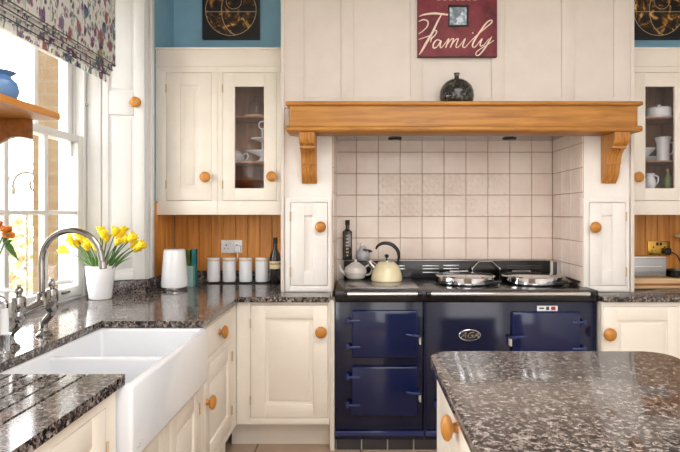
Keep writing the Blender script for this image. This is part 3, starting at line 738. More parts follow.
def corbel(x0, x1):
    y1 = YC - 0.0005; z1 = 1.805
    pr = [(y1, 1.525), (3.215, 1.525), (3.205, 1.545), (3.192, 1.59), (3.19, 1.632)]
    def arc(cy, cz, r, a0, a1, n): return [(cy + r * math.cos(a), cz + r * math.sin(a)) for a in [a0 + (a1 - a0) * k / n for k in range(n + 1)]]
    pr = [(y1, 1.525), (3.224, 1.525), (3.216, 1.536), (3.196, 1.556), (3.182, 1.582), (3.174, 1.61), (3.17, 1.632), (3.162, 1.634), (3.16, 1.66), (3.148, 1.69), (3.12, 1.713), (3.092, 1.718), (3.092, 1.732), (3.082, 1.734), (3.064, 1.748), (3.055, 1.772), (3.055, z1), (y1, z1)]
    m = MB(); m.prism(pr, 'x', x0, x1, 0.002, 1)
    for u in (0.3, 0.5, 0.7):
        xx = x0 + (x1 - x0) * u
        m.tube([(xx, 3.222, 1.53), (xx, 3.186, 1.575), (xx, 3.172, 1.628)], 0.006, 6, 3)
        m.tube([(xx, 3.161, 1.638), (xx, 3.15, 1.688), (xx, 3.112, 1.714)], 0.006, 6, 4)
        m.tube([(xx, 3.082, 1.738), (xx, 3.06, 1.76), (xx, 3.055, 1.8)], 0.006, 6, 4)
    m.obj('corbel', 'oakz', mt)
corbel(-0.341, -0.254); corbel(1.425, 1.51)
# vase on the mantel
D = 3.15
c = (X(456.7, D), D, ZM)
t = thing('round_vase', 'squat dark speckled vase with a narrow neck on the oak mantel', 'vase', c)
MB().lathe([(0.083, 0), (0.092, 0.012), (0.0985, 0.05), (0.096, 0.08), (0.085, 0.108), (0.066, 0.13), (0.04, 0.146), (0.016, 0.154)], c, n=40).obj('body', 'vase', t)
MB().lathe([(0.016, 0.152), (0.0125, 0.162), (0.013, 0.17), (0.018, 0.183), (0.0175, 0.185), (0.011, 0.18), (0.0, 0.175)], c).obj('neck', 'vase', t)
# family sign
D = 3.198
sx0, sx1, sz0 = X(418, D), X(497, D), Z(56.4, D)
sz1 = sz0 + (sx1 - sx0)
sg = thing('wall_sign', 'dark red square canvas sign lettered in cream script, with a small photo', 'sign', ((sx0 + sx1) / 2, D, sz0))
MB().box(sx0, sx1, D, YC - 0.0145, sz0, sz1, 0.002).obj('canvas', 'sign', sg)
MB().box(sx0 - 0.0015, sx1 + 0.0015, D + 0.004, YC - 0.0142, sz0 - 0.0015, sz1 + 0.0015).obj('edge', 'matblack', sg, smooth=False)
pf = MB().box(X(448, D), X(468.5, D), D - 0.007, D + 0.001, Z(26.8, D), Z(5.2, D), 0.002).obj('photo_frame', 'matblack', sg)
MB().box(X(449.5, D), X(466.3, D), D - 0.008, D - 0.0065, Z(25.2, D), Z(7.8, D)).obj('photo', 'photo', pf, smooth=False)
strokes = [([(62, 112), (95, 100), (160, 92), (215, 96), (258, 101)], [3, 7, 9, 8, 7]),
    ([(215, 98), (185, 152), (152, 222), (112, 290), (84, 340), (62, 372)], [4, 8, 9, 11, 9, 3]),
    ([(60, 146), (92, 134), (122, 148), (116, 182), (86, 212), (58, 230)], [4, 6, 6, 5, 4, 3]),
    ([(58, 268), (96, 256), (136, 240), (164, 208), (182, 214), (168, 242), (146, 262), (140, 288)], [3, 4, 4, 5, 5, 5, 6, 4]),
    ([(206, 276), (182, 272), (160, 298), (160, 326), (184, 318), (212, 276), (204, 312), (214, 324), (246, 286)], [4, 5, 7, 6, 4, 5, 6, 4, 3]),
    ([(240, 292), (264, 262), (254, 294), (242, 326)], [3, 4, 6, 5]),
    ([(246, 314), (276, 272), (296, 264), (286, 294), (274, 324)], [3, 4, 5, 6, 5]),
    ([(278, 314), (308, 272), (328, 264), (318, 294), (312, 318), (326, 322), (354, 290)], [3, 4, 5, 6, 5, 4, 3]),
    ([(350, 294), (376, 262), (364, 294), (358, 316), (374, 322), (404, 290)], [3, 4, 6, 5, 4, 3]),
    ([(398, 296), (450, 244), (520, 184), (556, 152), (552, 138), (524, 152), (478, 212), (438, 276), (424, 310), (438, 322), (470, 290)], [3, 4, 5, 6, 5, 6, 7, 7, 6, 4, 3]),
    ([(466, 290), (490, 264), (478, 296), (480, 314), (506, 302), (538, 262)], [3, 5, 6, 5, 4, 3]),
    ([(556, 250), (532, 292), (500, 340), (470, 374), (450, 376), (452, 354), (492, 324), (540, 296), (570, 274)], [4, 7, 6, 5, 4, 4, 4, 3, 3])]
L = MB()
def sgp(u, v): return (X(410 + u / 6.8, D), D - 0.001, Z(v / 6.8, D))
for pts, w in strokes: L.tube([sgp(*p) for p in pts], [q / 6.8 * D / F * 0.85 for q in w], 8, 5)
L.ball(sgp(426, 225), 0.0045)
L.obj('lettering', 'ink', sg)
m = MB()
for q in (437, 443, 449, 456, 461, 467, 473): m.box(X(q, D), X(q + 3.6, D), D - 0.001, D + 0.001, Z(0.2, D), Z(-3, D), 0.0005)
m.obj('upper_line', 'ink', sg, smooth=False)

# ------------------------------------------------------------------ range cooker
AF = 3.10
A0, A1, AS = -0.142, 1.342, 0.3655
ac = thing('range_cooker', 'navy enamelled cast iron range cooker under the oak mantel', 'cooker', ((A0 + 1.318) / 2, 3.4, 0))
ZP = Z(439.8, AF)
MB().box(A0 + 0.004, 1.316, AF + 0.03, 3.655, ZP, 0.852).obj('casing', 'matblack', ac)
def plate(x0, x1): MB().box(x0, x1, AF, AF + 0.03, ZP, 0.847, 0.004).obj('front_plate', 'navy', ac)
plate(A0, AS - 0.002); plate(AS + 0.002, A1)
m = MB(); m.box(A0 + 0.004, A1 - 0.03, AF + 0.028, AF + 0.05, 0, ZP); m.mi = 1
x = A0 + 0.004
tj = [X(361.6, 3.12), X(387.6, 3.12), X(413.7, 3.12)]
tj = [A0 + 0.004] + tj + [tj[-1] + 0.1484 * k for k in range(1, 7)] + [A1 - 0.03]
m.mi = 1
for a, b_ in zip(tj, tj[1:]): m.box(a + 0.0035, b_ - 0.0035, AF + 0.02, AF + 0.03, 0.0, ZP, 0.002)
m.obj('plinth', ['lightgrout', 'charcoal'], ac)
# skirting bar and hinge post
MB().box(A0, AS - 0.002, AF - 0.012, AF + 0.002, Z(435.5, AF), Z(430.5, AF), 0.004).box(AS + 0.002, A1, AF - 0.012, AF + 0.002, Z(435.5, AF), Z(430.5, AF), 0.004).obj('skirting_bar', 'navyhw', ac)
MB().cyl((AS, AF - 0.006, ZP + 0.02), (AS, AF - 0.006, 0.846), 0.008, bev=0.002).obj('joint_strip', 'navy', ac)
# top
MB().box(A0, 1.318, AF - 0.02, 3.655, 0.85, 0.915, 0.006).box(1.318, A1, AF - 0.02, 3.235, 0.85, 0.915, 0.004).obj('top_plate', 'black', ac)
wp = MB().box(X(345, 3.15), X(417, 3.25), 3.15, 3.645, 0.9152, 0.919, 0.002).obj('warming_plate', 'steel', ac)
for a, b_ in ((343.5, 421.5), (427, 594)):
    z = Z(294, 3.045); y = 3.045
    rl = MB().cyl((X(a, y), y, z), (X(b_, y), y, z), 0.0115, n=18, bev=0.003).obj('towel_rail', 'chrome', ac)
    for q in (a + 2, b_ - 2):
        MB().cyl((X(q, y), y - 0.004, z), (X(q, y), AF - 0.019, z), 0.009).cyl((X(q, y) - 0.012, y, z), (X(q, y) + 0.012, y, z), 0.0155, n=18, bev=0.002).obj('rail_bracket', 'black', rl)
# lids
for x in (0.653, 1.063):
    c = (x, 3.40, 0.9152)
    o = MB().lathe([(0.178, 0.007), (0.184, 0.011), (0.184, 0.048), (0.179, 0.055), (0.12, 0.06), (0.0, 0.062)], c, n=56).obj('lid', 'chrome', ac)
    MB().lathe([(0.196, 0.0), (0.196, 0.004), (0.175, 0.0075), (0, 0.0075)], c, n=56).obj('hotplate_ring', 'black', o)
    hx = lambda a, r: (x + r * math.sin(a), 3.40 - r * math.cos(a), 0.9152 + 0.022)
    MB().tube([hx(0.55, 0.182), hx(0.6, 0.215), hx(0.78, 0.22), hx(0.96, 0.215), hx(1.0, 0.182)], 0.009).obj('lid_handle', 'matblack', o)
    h = MB()
    for dx in (-0.04, 0.04):
        h.box(x + dx - 0.012, x + dx + 0.012, 3.56, 3.62, 0.916, 0.96, 0.003)
    h.cyl((x - 0.06, 3.612, 0.965), (x + 0.06, 3.612, 0.965), 0.01).obj('lid_hinge', 'steel', o)
MB().tube([(0.745, 3.62, 0.985), (0.79, 3.64, 1.027), (0.88, 3.64, 1.027), (0.925, 3.62, 0.985)], 0.004, 8, 1).cyl((0.745, 3.62, 0.915), (0.745, 3.62, 0.99), 0.005).cyl((0.925, 3.62, 0.915), (0.925, 3.62, 0.99), 0.005).obj('lid_stay', 'chrome', ac)
# flue board with vents at the back
sb = MB().box(X(344, 3.66), X(550, 3.66), 3.656, YB - 0.0105, 0.90, 1.032, 0.003).obj('back_panel', 'black', ac)
MB().box(X(344, 3.66), X(552, 3.66), 3.652, 3.668, 1.0322, 1.036, 0.001).obj('panel_edge', 'steel', sb)
v = MB()
for a, b_, rows in ((422.5, 439, (266, 269, 272.6)), (443, 459, (265.6, 268.8)), (376, 384, (266, 269)), (396, 405, (266, 269))):
    for yy in rows: MB().box(X(a, 3.65), X(b_, 3.65), 3.651, 3.657, Z(yy + 0.7, 3.65), Z(yy - 0.6, 3.65), 0.001).obj('vent_slot', 'steel', sb)
v = MB()
for yy in (265.8, 268.2): MB().box(X(508, 3.65), X(542, 3.65), 3.652, 3.657, Z(yy + 0.4, 3.65), Z(yy - 0.4, 3.65), 0.001).obj('vent_slot', 'charcoal', sb)
MB().box(X(550.4, 3.66), X(552.6, 3.66), 3.650, YB - 0.0105, 0.905, 1.03, 0.002).obj('end_cap', 'lightgrout', sb)
MB().box(X(553, 3.66), X(557, 3.66), 3.656, YB - 0.0105, 0.905, 1.022, 0.002).obj('side_cap', 'charcoal', sb)
# doors
DF = 3.07
def oven_door(x0, x1, z0, z1, side, y=DF):
    d = MB().box(x0, x1, y, AF - 0.0005, z0, z1, 0.009, 3).obj('oven_door', 'navydoor', ac)
    sgn = -1 if side == 'left' else 1
    xe = x0 if side == 'left' else x1
    for hz in (z1 - 0.058, z0 + 0.064):
        h = MB()
        h.cyl((xe + sgn * 0.022, y + 0.006, hz - 0.018), (xe + sgn * 0.022, y + 0.006, hz + 0.018), 0.011, bev=0.003)
        h.box(*sorted((xe - sgn * 0.05, xe + sgn * 0.022)), y - 0.009, y + 0.008, hz - 0.007, hz + 0.007, 0.003)
        h.box(*sorted((xe + sgn * 0.016, xe + sgn * 0.028)), y + 0.006, AF + 0.001, hz - 0.012, hz + 0.012, 0.002)
        h.obj('hinge', 'navyhw', d)
    xo = x1 if side == 'left' else x0
    hz = (z0 + z1) / 2 - 0.005
    h = MB(); h.tube([(xo + sgn * 0.068, y - 0.03, hz + 0.012), (xo + sgn * 0.03, y - 0.035, hz + 0.007), (xo - sgn * 0.012, y - 0.02, hz), (xo - sgn * 0.014, y + 0.004, hz)], [0.006, 0.008, 0.008, 0.008], 10)
    h.cyl((xo + sgn * 0.01, y + 0.002, hz), (xo + sgn * 0.01, y - 0.022, hz), 0.009)
    hh = h.obj('latch_handle', 'navyhw', d)
    MB().box(*sorted((xo - sgn * 0.016, xo - sgn * 0.006)), y - 0.014, y + 0.0295, hz - 0.05, hz - 0.006, 0.003).obj('catch', 'lightgrout', hh)
    return d
lx0, lx1 = X(351.5, DF), X(418, DF)
oven_door(lx0, lx1, Z(358.5, DF), Z(310.5, DF), 'left')
oven_door(lx0, lx1, Z(416.5, DF), Z(367, DF), 'left')
rd = oven_door(X(512.5, DF), X(581, DF), 0.525, Z(312, DF), 'right')
oven_door(X(512.5, DF), X(581, DF), Z(416.5, DF), Z(367, DF), 'right')
oven_door(X(440, DF), X(502, DF), Z(416.5, DF), Z(367, DF), 'left')
# badge
bc = (X(469.5, AF), AF, Z(335, AF))
bd = MB().lathe([(0.062, 0), (0.062, 0.004), (0.058, 0.006), (0.0, 0.006)], bc, (0, -1, 0), 40, 1.0, 0.52).obj('badge', 'matblack', ac)
n = 40; ringp = [(bc[0] + 0.0595 * math.cos(2 * PI * k / n), AF - 0.006, bc[2] + 0.030 * math.sin(2 * PI * k / n)) for k in range(n + 1)]
MB().tube(ringp, 0.0032, 8, 1).obj('badge_ring', 'chrome', bd)
MB().text('AGA', 0.05, bc[0] - 0.002, AF - 0.0075, bc[2], 0.0015, 0.45).obj('badge_lettering', 'chrome', bd, smooth=False)
st = MB().box(X(537, AF), X(557.5, AF), AF - 0.0015, AF, Z(310.8, AF), Z(305.8, AF)).obj('sticker', 'ceramic', ac, smooth=False)
MB().box(X(551, AF), X(555.5, AF), AF - 0.0022, AF - 0.0014, Z(310, AF), Z(306.6, AF)).obj('red_mark', 'red', st, smooth=False)
MB().box(X(539, AF), X(544, AF), AF - 0.0022, AF - 0.0014, Z(309, AF), Z(307.5, AF)).box(X(546, AF), X(549, AF), AF - 0.0022, AF - 0.0014, Z(310, AF), Z(306.6, AF)).obj('dark_mark', 'charcoal', st, smooth=False)

# on the cooker -----------------------------------------------------
D = 3.56
c = (X(355.5, D), D, 0.919)
t = thing('teapot', 'rounded grey cream teapot standing left of the cream kettle', 'teapot', c)
lobed_pot(t, c, 0.076, 0.11, 'creampot', -1, 1)
D = 3.49
c = (X(386.7, D), D, 0.919)
t = thing('stove_kettle', 'cream enamel kettle with an arched black handle on the cooker', 'kettle', c)
MB().lathe([(0.094, 0), (0.1, 0.006), (0.1, 0.02), (0.092, 0.06), (0.078, 0.094), (0.05, 0.12), (0.034, 0.124)], c, n=40).obj('body', 'kettlecream', t)
ld = MB().lathe([(0.036, 0.123), (0.034, 0.13), (0.01, 0.136), (0, 0.136)], c).obj('lid', 'steel', t)
MB().lathe([(0.006, 0.135), (0.005, 0.146), (0.013, 0.152), (0.014, 0.162), (0.006, 0.17), (0, 0.171)], c).obj('lid_knob', 'black', ld)
MB().tube([(c[0] - 0.075, c[1], c[2] + 0.085), (c[0] - 0.098, c[1], c[2] + 0.108), (c[0] - 0.11, c[1], c[2] + 0.128)], [0.024, 0.018, 0.015]).obj('spout', 'chrome', t)
MB().tube([(c[0] + 0.062, c[1], c[2] + 0.105), (c[0] + 0.077, c[1], c[2] + 0.15), (c[0] + 0.068, c[1], c[2] + 0.196), (c[0] + 0.03, c[1], c[2] + 0.232), (c[0] - 0.02, c[1], c[2] + 0.24), (c[0] - 0.058, c[1], c[2] + 0.222), (c[0] - 0.068, c[1], c[2] + 0.2)], [0.006, 0.009, 0.012, 0.012, 0.011, 0.008, 0.005], 12).obj('handle', 'black', t)
D = 3.705
c = (X(347.5, D), D, 1.032)
t = thing('oil_bottle', 'tall square black bottle on the ledge behind the teapot', 'bottle', c)
m = MB().box(c[0] - 0.0315, c[0] + 0.0315, D - 0.0315, D + 0.0315, c[2], c[2] + 0.2, 0.008, 3)
m.lathe([(0.027, 0.195), (0.02, 0.206), (0.0135, 0.21), (0.0135, 0.245)], c); m.obj('body', 'darkbottle', t)
MB().cyl((c[0], c[1], c[2] + 0.238), (c[0], c[1], c[2] + 0.272), 0.0155, bev=0.002).obj('cap', 'matblack', t)
lb = MB()
for k in range(7):
    zz = c[2] + 0.03 + k * 0.022
    w = random.uniform(0.004, 0.012); lb.box(c[0] - w, c[0] + w, D - 0.0322, D - 0.0312, zz, zz + 0.009)
lb.obj('label_print', 'hinge', t, smooth=False)
c = (X(362.8, D), D - 0.005, 1.036)
t = thing('bird_jug', 'small grey bird shaped jug with a dark beak on the ledge', 'jug', (c[0], c[1], 1.032)); c = (c[0], c[1], 1.032)
MB().lathe([(0.03, 0), (0.044, 0.016), (0.048, 0.036), (0.04, 0.06), (0.026, 0.076), (0.02, 0.09), (0.008, 0.1), (0, 0.1)], c).obj('body', 'greyceramic', t)
MB().tube([(c[0] + 0.024, c[1], c[2] + 0.062), (c[0] + 0.05, c[1], c[2] + 0.062), (c[0] + 0.066, c[1], c[2] + 0.056)], [0.014, 0.009, 0.002]).obj('beak', 'matblack', t)
MB().ball((c[0] + 0.012, c[1] - 0.024, c[2] + 0.066), 0.018, (1, 0.6, 0.8)).obj('dark_patch', 'charcoal', t)
MB().ball((c[0] - 0.008, c[1], c[2] + 0.1), 0.013, (0.8, 0.8, 1.3)).obj('crest', 'ceramic', t)
D = 3.34
c = (X(574.5, D), D, 0.915)
rot = Matrix.Rotation(math.radians(18), 4, 'Y')
t = thing('spoon_rest', 'dark oval spoon rest at the right end of the cooker top', 'spoon rest', c)
m = MB(); m.lathe([(0.02, 0), (0.046, 0.004), (0.056, 0.014), (0.054, 0.0155), (0.038, 0.008), (0, 0.006)], (0, 0, 0), sy=1.5)
bmesh.ops.transform(m.bm, matrix=Matrix.Translation((c[0], c[1], c[2] + 0.015)) @ rot, verts=m.bm.verts); m.obj('bowl', 'darkwood', t)
MB().box(c[0] - 0.02, c[0] + 0.03, D - 0.03, D + 0.03, 0.915, 0.924, 0.003).obj('foot', 'matblack', t)

# ------------------------------------------------------------------ worktops
def top_from(poly, name, label, cat='worktop', z0=CT - 0.03, z1=CT, extra=None):
    m = MB(); m.prism(poly, 'z', z0, z1, 0.003, 2)
    if extra: extra(m)
    o = m.obj(name, 'granite', angle=40); return tag(o, label, cat)
XFr = -0.672
poly = [(CL1 - 0.003, 3.03), (XFr - 0.0, 3.03), (XFr, 2.35), (-1.11, 2.35), (-1.11, 1.572), (-0.675, 1.572), (-0.675, 0.75), (XL + 0.001, 0.75), (XL + 0.001, 1.909), (-1.554, 2.027), (-1.554, 3.085), (-1.556, 3.107), (XL + 0.001, 3.232), (XL + 0.001, YB - 0.013), (CL0 - 0.001, YB - 0.013), (CL0 - 0.001, YC - 0.0215), (CL1 - 0.003, YC - 0.0215)]
m = MB(); m.prism(poly, 'z', CT - 0.03, CT - 0.005)
gx = [-0.998, -0.951, -0.894, -0.839, -0.784]; gw = 0.0045
rest = [p for p in poly]
# upper layer: everything but the drainer, then drainer strips with channels between
poly2 = [(CL1 - 0.003, 3.03), (XFr, 3.03), (XFr, 2.35), (-1.11, 2.35), (-1.11, 1.572), (-1.05, 1.572), (-1.05, 0.75), (XL + 0.001, 0.75), (XL + 0.001, 1.909), (-1.554, 2.027), (-1.554, 3.085), (-1.556, 3.107), (XL + 0.001, 3.232), (XL + 0.001, YB - 0.013), (CL0 - 0.001, YB - 0.013), (CL0 - 0.001, YC - 0.0215), (CL1 - 0.003, YC - 0.0215)]
m.prism(poly2, 'z', CT - 0.005, CT)
b0 = [-1.05] + [v + gw for v in gx]; b1 = [v - gw for v in gx] + [-0.675]
for a, b_ in zip(b0, b1): m.box(a, b_, 0.75, 1.572, CT - 0.005, CT)
bmesh.ops.remove_doubles(m.bm, verts=m.bm.verts, dist=0.0001)
wtl = tag(m.obj('worktop', 'granite', smooth=False), 'polished speckled granite worktop running round the sink and below the window', 'worktop')
u = MB()
u.box(XL + 0.021, CL0 - 0.002, YB - 0.032, YB - 0.0125, CT, CT + 0.075, 0.002)
u.box(XL + 0.0125, XL + 0.032, 3.337, YB - 0.0125, CT, CT + 0.075, 0.002).box(XL + 0.001, XL + 0.022, 3.234, 3.3365, CT, CT + 0.0748, 0.002)
struct(u.obj('trim_upstand', 'granite'), 'granite upstand along the left alcove', 'upstand')
ur = MB(rev); ur.box(0.0, LU, -0.012, 0.0, CT, CT + 0.075, 0.002); struct(ur.obj('trim_upstand', 'granite'), 'granite upstand below the shutter', 'upstand')
polyr = [(1.347, 3.03), (XR - 0.001, 3.03), (XR - 0.001, YB - 0.013), (CR1 + 0.001, YB - 0.013), (CR1 + 0.001, YC - 0.0215), (1.347, YC - 0.0215)]
wtr = top_from(polyr, 'worktop', 'granite worktop right of the cooker under the brass socket')
u = MB().box(CR1 + 0.002, XR - 0.002, YB - 0.032, YB - 0.0125, CT, CT + 0.075, 0.002)
struct(u.obj('trim_upstand', 'granite'), 'granite upstand behind the right worktop', 'upstand')

# ------------------------------------------------------------------ base cabinets
KH = 0.171
def solid_cabinet(label, m, loc, mat='cream', name='base_cabinet'):
    t = thing(name, label, 'cabinet', loc); m.obj('carcass', mat, t); return t
DFc = 3.052
bx0, bx1 = -0.69, -0.145
m = MB()
dz0, dz1 = Z(417.8, DFc), Z(305.2, DFc)
dx0, dx1 = X(250.8, DFc), X(327.8, DFc)
m.box(bx0 + 0.002, CL1 - 0.008, DFc + 0.02, 3.235, KH, CT - 0.031)
m.box(bx0 + 0.0005, dx0 - 0.002, DFc, DFc + 0.03, KH, CT - 0.031, 0.002).box(dx1 + 0.002, X(329.6, DFc), DFc, DFc + 0.03, KH, CT - 0.031, 0.002)
m.box(dx0 - 0.003, dx1 + 0.003, DFc + 0.0003, DFc + 0.03, KH, dz0 - 0.002, 0.002).box(dx0 - 0.003, dx1 + 0.003, DFc + 0.0003, DFc + 0.03, dz1 + 0.002, CT - 0.031, 0.002)
m.box(dx0 - 0.016, dx0 - 0.005, DFc - 0.004, DFc + 0.01, dz0 - 0.012, CT - 0.032, 0.003)
cbn = solid_cabinet('cream base cabinet with one panelled door, between the corner and the cooker', m, ((bx0 + bx1) / 2, 3.2, 0))
MB().box(-0.75, X(329.4, 3.2), 3.2, 3.225, 0, KH).obj('kickboard', 'cream', cbn)
MB().box(X(329.8, 3.12), A0 - 0.003, 3.105, 3.234, 0, CT - 0.031, 0.003).obj('end_panel', 'cream', cbn)
d = panel_door(cbn, T_back(DFc - 0.003), dx0, dx1, dz0, dz1, 0.082, 0.075)
knob(d, (X(321, DFc - 0.03), DFc - 0.0028, Z(332.5, DFc - 0.03)), (0, -1, 0), 0.98)
for hz in (dz0 + 0.1, dz1 - 0.1): hinge(d, T_back(DFc - 0.003), dx0 - 0.0015, hz)
# left run
LF = -0.69
TL = T_left(LF)
def run_unit(label, y0, y1, ztop, mat='cream'):
    m = MB(); m.box(-1.25, LF - 0.02, y0 + 0.001, y1 - 0.001, KH, ztop)
    t = solid_cabinet(label, m, (LF - 0.28, (y0 + y1) / 2, 0), mat)
    MB().box(LF - 0.08, LF - 0.06, y0 + 0.001, y1 - 0.001, 0, KH).obj('kickboard', 'cream', t)
    return t
def frame(t, tf, u0, u1, z0, z1, openings):
    """face frame: solid board with the openings left free, built as a grid of cells"""
    us = sorted({u0, u1, *[o[0] for o in openings], *[o[1] for o in openings]}); zs_ = sorted({z0, z1, *[o[2] for o in openings], *[o[3] for o in openings]})
    m = MB(tf)
    for a, b_ in zip(us, us[1:]):
        for c_, d_ in zip(zs_, zs_[1:]):
            cu, cz = (a + b_) / 2, (c_ + d_) / 2
            if any(o[0] < cu < o[1] and o[2] < cz < o[3] for o in openings): continue
            m.box(a, b_, 0.0, 0.0195, c_, d_)
    bmesh.ops.remove_doubles(m.bm, verts=m.bm.verts, dist=0.0002)
    return m.obj('face_frame', 'cream', t, smooth=False)
# far unit: drawer over door
t = run_unit('cream base unit in the corner past the sink, with a drawer above a door', 2.385, 3.049, CT - 0.031)
oD, oP = (2.43, 2.94, 0.69, 0.835), (2.43, 2.94, 0.205, 0.66)
frame(t, TL, 2.386, 3.049, KH, CT - 0.031, [oD, oP])
dr = MB(T_left(LF + 0.001)).box(oD[0] + 0.002, oD[1] - 0.002, 0.0, 0.0205, oD[2] + 0.002, oD[3] - 0.002, 0.003).obj('drawer', 'cream', t)
knob(dr, (LF + 0.001, 2.68, 0.767), (1, 0, 0), 0.98)
d = panel_door(t, T_left(LF + 0.001), oP[0] + 0.002, oP[1] - 0.002, oP[2] + 0.002, oP[3] - 0.002, 0.08, 0.08)
knob(d, (LF + 0.001, 2.455, 0.50), (1, 0, 0), 0.98)
for hz in (0.29, 0.58): hinge(d, T_left(LF + 0.001), oP[1] + 0.0015, hz)
# under-sink unit
ZA = 0.627
t = run_unit('cream cabinet with two panelled doors below the white sink', 1.545, 2.384, ZA - 0.002)
ops = [(1.585, 1.945, 0.205, 0.595), (1.985, 2.345, 0.205, 0.595)]
frame(t, TL, 1.546, 2.384, KH, ZA - 0.002, ops)
for i, o in enumerate(ops):
    d = panel_door(t, T_left(LF + 0.001), o[0] + 0.002, o[1] - 0.002, o[2] + 0.002, o[3] - 0.002, 0.07, 0.07)
    for hz in (0.29, 0.51): hinge(d, T_left(LF + 0.001), o[1] + 0.0015 if i else o[0] - 0.0015, hz)
# near unit under the drainer
t = run_unit('cream cabinet below the grooved granite drainer in the near left corner', 0.76, 1.544, CT - 0.031)
ops = [(0.82, 1.485, 0.205, 0.82)]
frame(t, TL, 0.761, 1.544, KH, CT - 0.031, ops)
o = ops[0]; d = panel_door(t, T_left(LF + 0.001), o[0] + 0.002, o[1] - 0.002, o[2] + 0.002, o[3] - 0.002, 0.075, 0.075)
for hz in (0.29, 0.7): hinge(d, T_left(LF + 0.001), o[1] + 0.0015, hz)
knob(d, (LF + 0.001, o[0] + 0.04, 0.6), (1, 0, 0), 0.98)
# right base cabinet
m = MB(); m.box(1.35, XR - 0.002, DFc + 0.02, 3.235, KH, CT - 0.031)
t = solid_cabinet('cream base cabinet right of the cooker, partly hidden by the island', m, (1.89, 3.2, 0))
MB().box(1.35, XR - 0.002, 3.2, 3.225, 0, KH).obj('kickboard', 'cream', t)
ops = [(X(602.8, DFc), X(682, DFc), 0.2, Z(306.5, DFc)), (1.865, 2.39, 0.2, Z(306.5, DFc))]
frame(t, T_back(DFc), 1.348, XR - 0.002, KH, CT - 0.031, ops)
for i, o in enumerate(ops):
    d = panel_door(t, T_back(DFc - 0.003), o[0] + 0.002, o[1] - 0.002, o[2] + 0.002, o[3] - 0.002, 0.08, 0.075)
    kx = X(610, DFc - 0.03) if i == 0 else o[1] - 0.04
    knob(d, (kx, DFc - 0.0028, Z(334.6, DFc - 0.03)), (0, -1, 0), 1.08)
    for hz in (0.3, 0.7): hinge(d, T_back(DFc - 0.003), o[1] + 0.0015 if i == 0 else o[0] - 0.0015, hz)

# ------------------------------------------------------------------ sink
SX0, SX1, SY0, SY1 = -1.135, -0.652, 1.565, 2.36
SZ1, SZ0 = CT - 0.0305, ZA
sk = thing('butler_sink', 'white fireclay double butler sink set into the granite under the window', 'sink', ((SX0 + SX1) / 2, (SY0 + SY1) / 2, SZ0))
t_ = bmesh.new()
w = 0.03; zb_ = SZ0 + 0.035
def ring_(x0, x1, y0, y1, z): return [t_.verts.new(p) for p in ((x0, y0, z), (x1, y0, z), (x1, y1, z), (x0, y1, z))]
ob = ring_(SX0, SX1, SY0, SY1, SZ0); ot = ring_(SX0, SX1, SY0, SY1, SZ1); it = ring_(SX0 + w, SX1 - w, SY0 + w, SY1 - w, SZ1); ib = ring_(SX0 + w + 0.012, SX1 - w - 0.012, SY0 + w + 0.012, SY1 - w - 0.012, zb_)
t_.faces.new(ob[::-1]); t_.faces.new(ib)
for a, b_ in ((ob, ot), (ot, it), (it, ib)):
    for k in range(4): t_.faces.new((a[k], a[(k + 1) % 4], b_[(k + 1) % 4], b_[k]))
bmesh.ops.recalc_face_normals(t_, faces=t_.faces)
bmesh.ops.bevel(t_, geom=[e for e in t_.edges], offset=0.012, segments=4, affect='EDGES', profile=0.5)
m = MB(); m._merge(t_)
ym = (SY0 + SY1) / 2
m.box(SX0 + w - 0.004, SX1 - w + 0.004, ym - 0.018, ym + 0.018, zb_ - 0.01, SZ1 - 0.022, 0.010, 3)
m.obj('basin', 'fireclay', sk, angle=60)
for yy in ((SY0 + ym) / 2, (SY1 + ym) / 2):
    MB().lathe([(0.042, 0), (0.042, 0.003), (0.03, 0.004), (0.0, 0.002)], ((SX0 + SX1) / 2, yy, zb_)).obj('waste', 'chrome', sk)
lg = MB()
for k, (a, b_) in enumerate(((0, 0.02), (0.014, 0.03), (0.03, 0.034))): lg.box(SX1, SX1 + 0.0008, SY0 + 0.035 + a, SY0 + 0.035 + b_, SZ0 + 0.03 + 0.006 * k, SZ0 + 0.034 + 0.006 * k)
lg.obj('maker_mark', 'greyceramic', sk, smooth=False)

# ------------------------------------------------------------------ bridge tap
TX = -1.197; Ya, Yb = 1.873, 2.074; Ym = (Ya + Yb) / 2; PX = -1.168
tp = thing('bridge_tap', 'chrome bridge tap with a swan neck spout and white lever handles', 'tap', (TX, Ym, CT))
ZBr = CT + 0.128
m = MB()
for y in (Ya, Yb):
    m.lathe([(0.03, 0), (0.03, 0.006), (0.024, 0.012), (0.016, 0.018), (0.0145, 0.024), (0.013, 0.03)], (TX, y, CT))
    m.tube([(TX, y, CT + 0.02), (TX + 0.001, y, CT + 0.05), (PX - 0.006, y, CT + 0.078), (PX, y, CT + 0.1)], [0.0115, 0.012, 0.0135, 0.016], 14)
    m.lathe([(0.015, 0.09), (0.021, 0.1), (0.022, 0.118), (0.019, 0.126), (0.022, 0.132), (0.022, 0.17), (0.0195, 0.176), (0.012, 0.18)], (PX, y, CT), n=20)
m.tube([(PX, Ya, ZBr - 0.01), (PX + 0.012, Ya + 0.045, ZBr + 0.002), (PX + 0.02, Ym, ZBr + 0.012), (PX + 0.012, Yb - 0.045, ZBr + 0.002), (PX, Yb, ZBr - 0.01)], [0.011, 0.013, 0.017, 0.013, 0.011], 14)
m.obj('body', 'tapchrome', tp)
bxx = PX + 0.02
m = MB(); m.lathe([(0.021, 0), (0.022, 0.006), (0.018, 0.02), (0.0145, 0.034), (0.0165, 0.04), (0.0165, 0.046), (0.011, 0.05)], (bxx, Ym, ZBr + 0.002), n=20)
R = 0.108; ctr = (bxx + R, CT + 0.293)
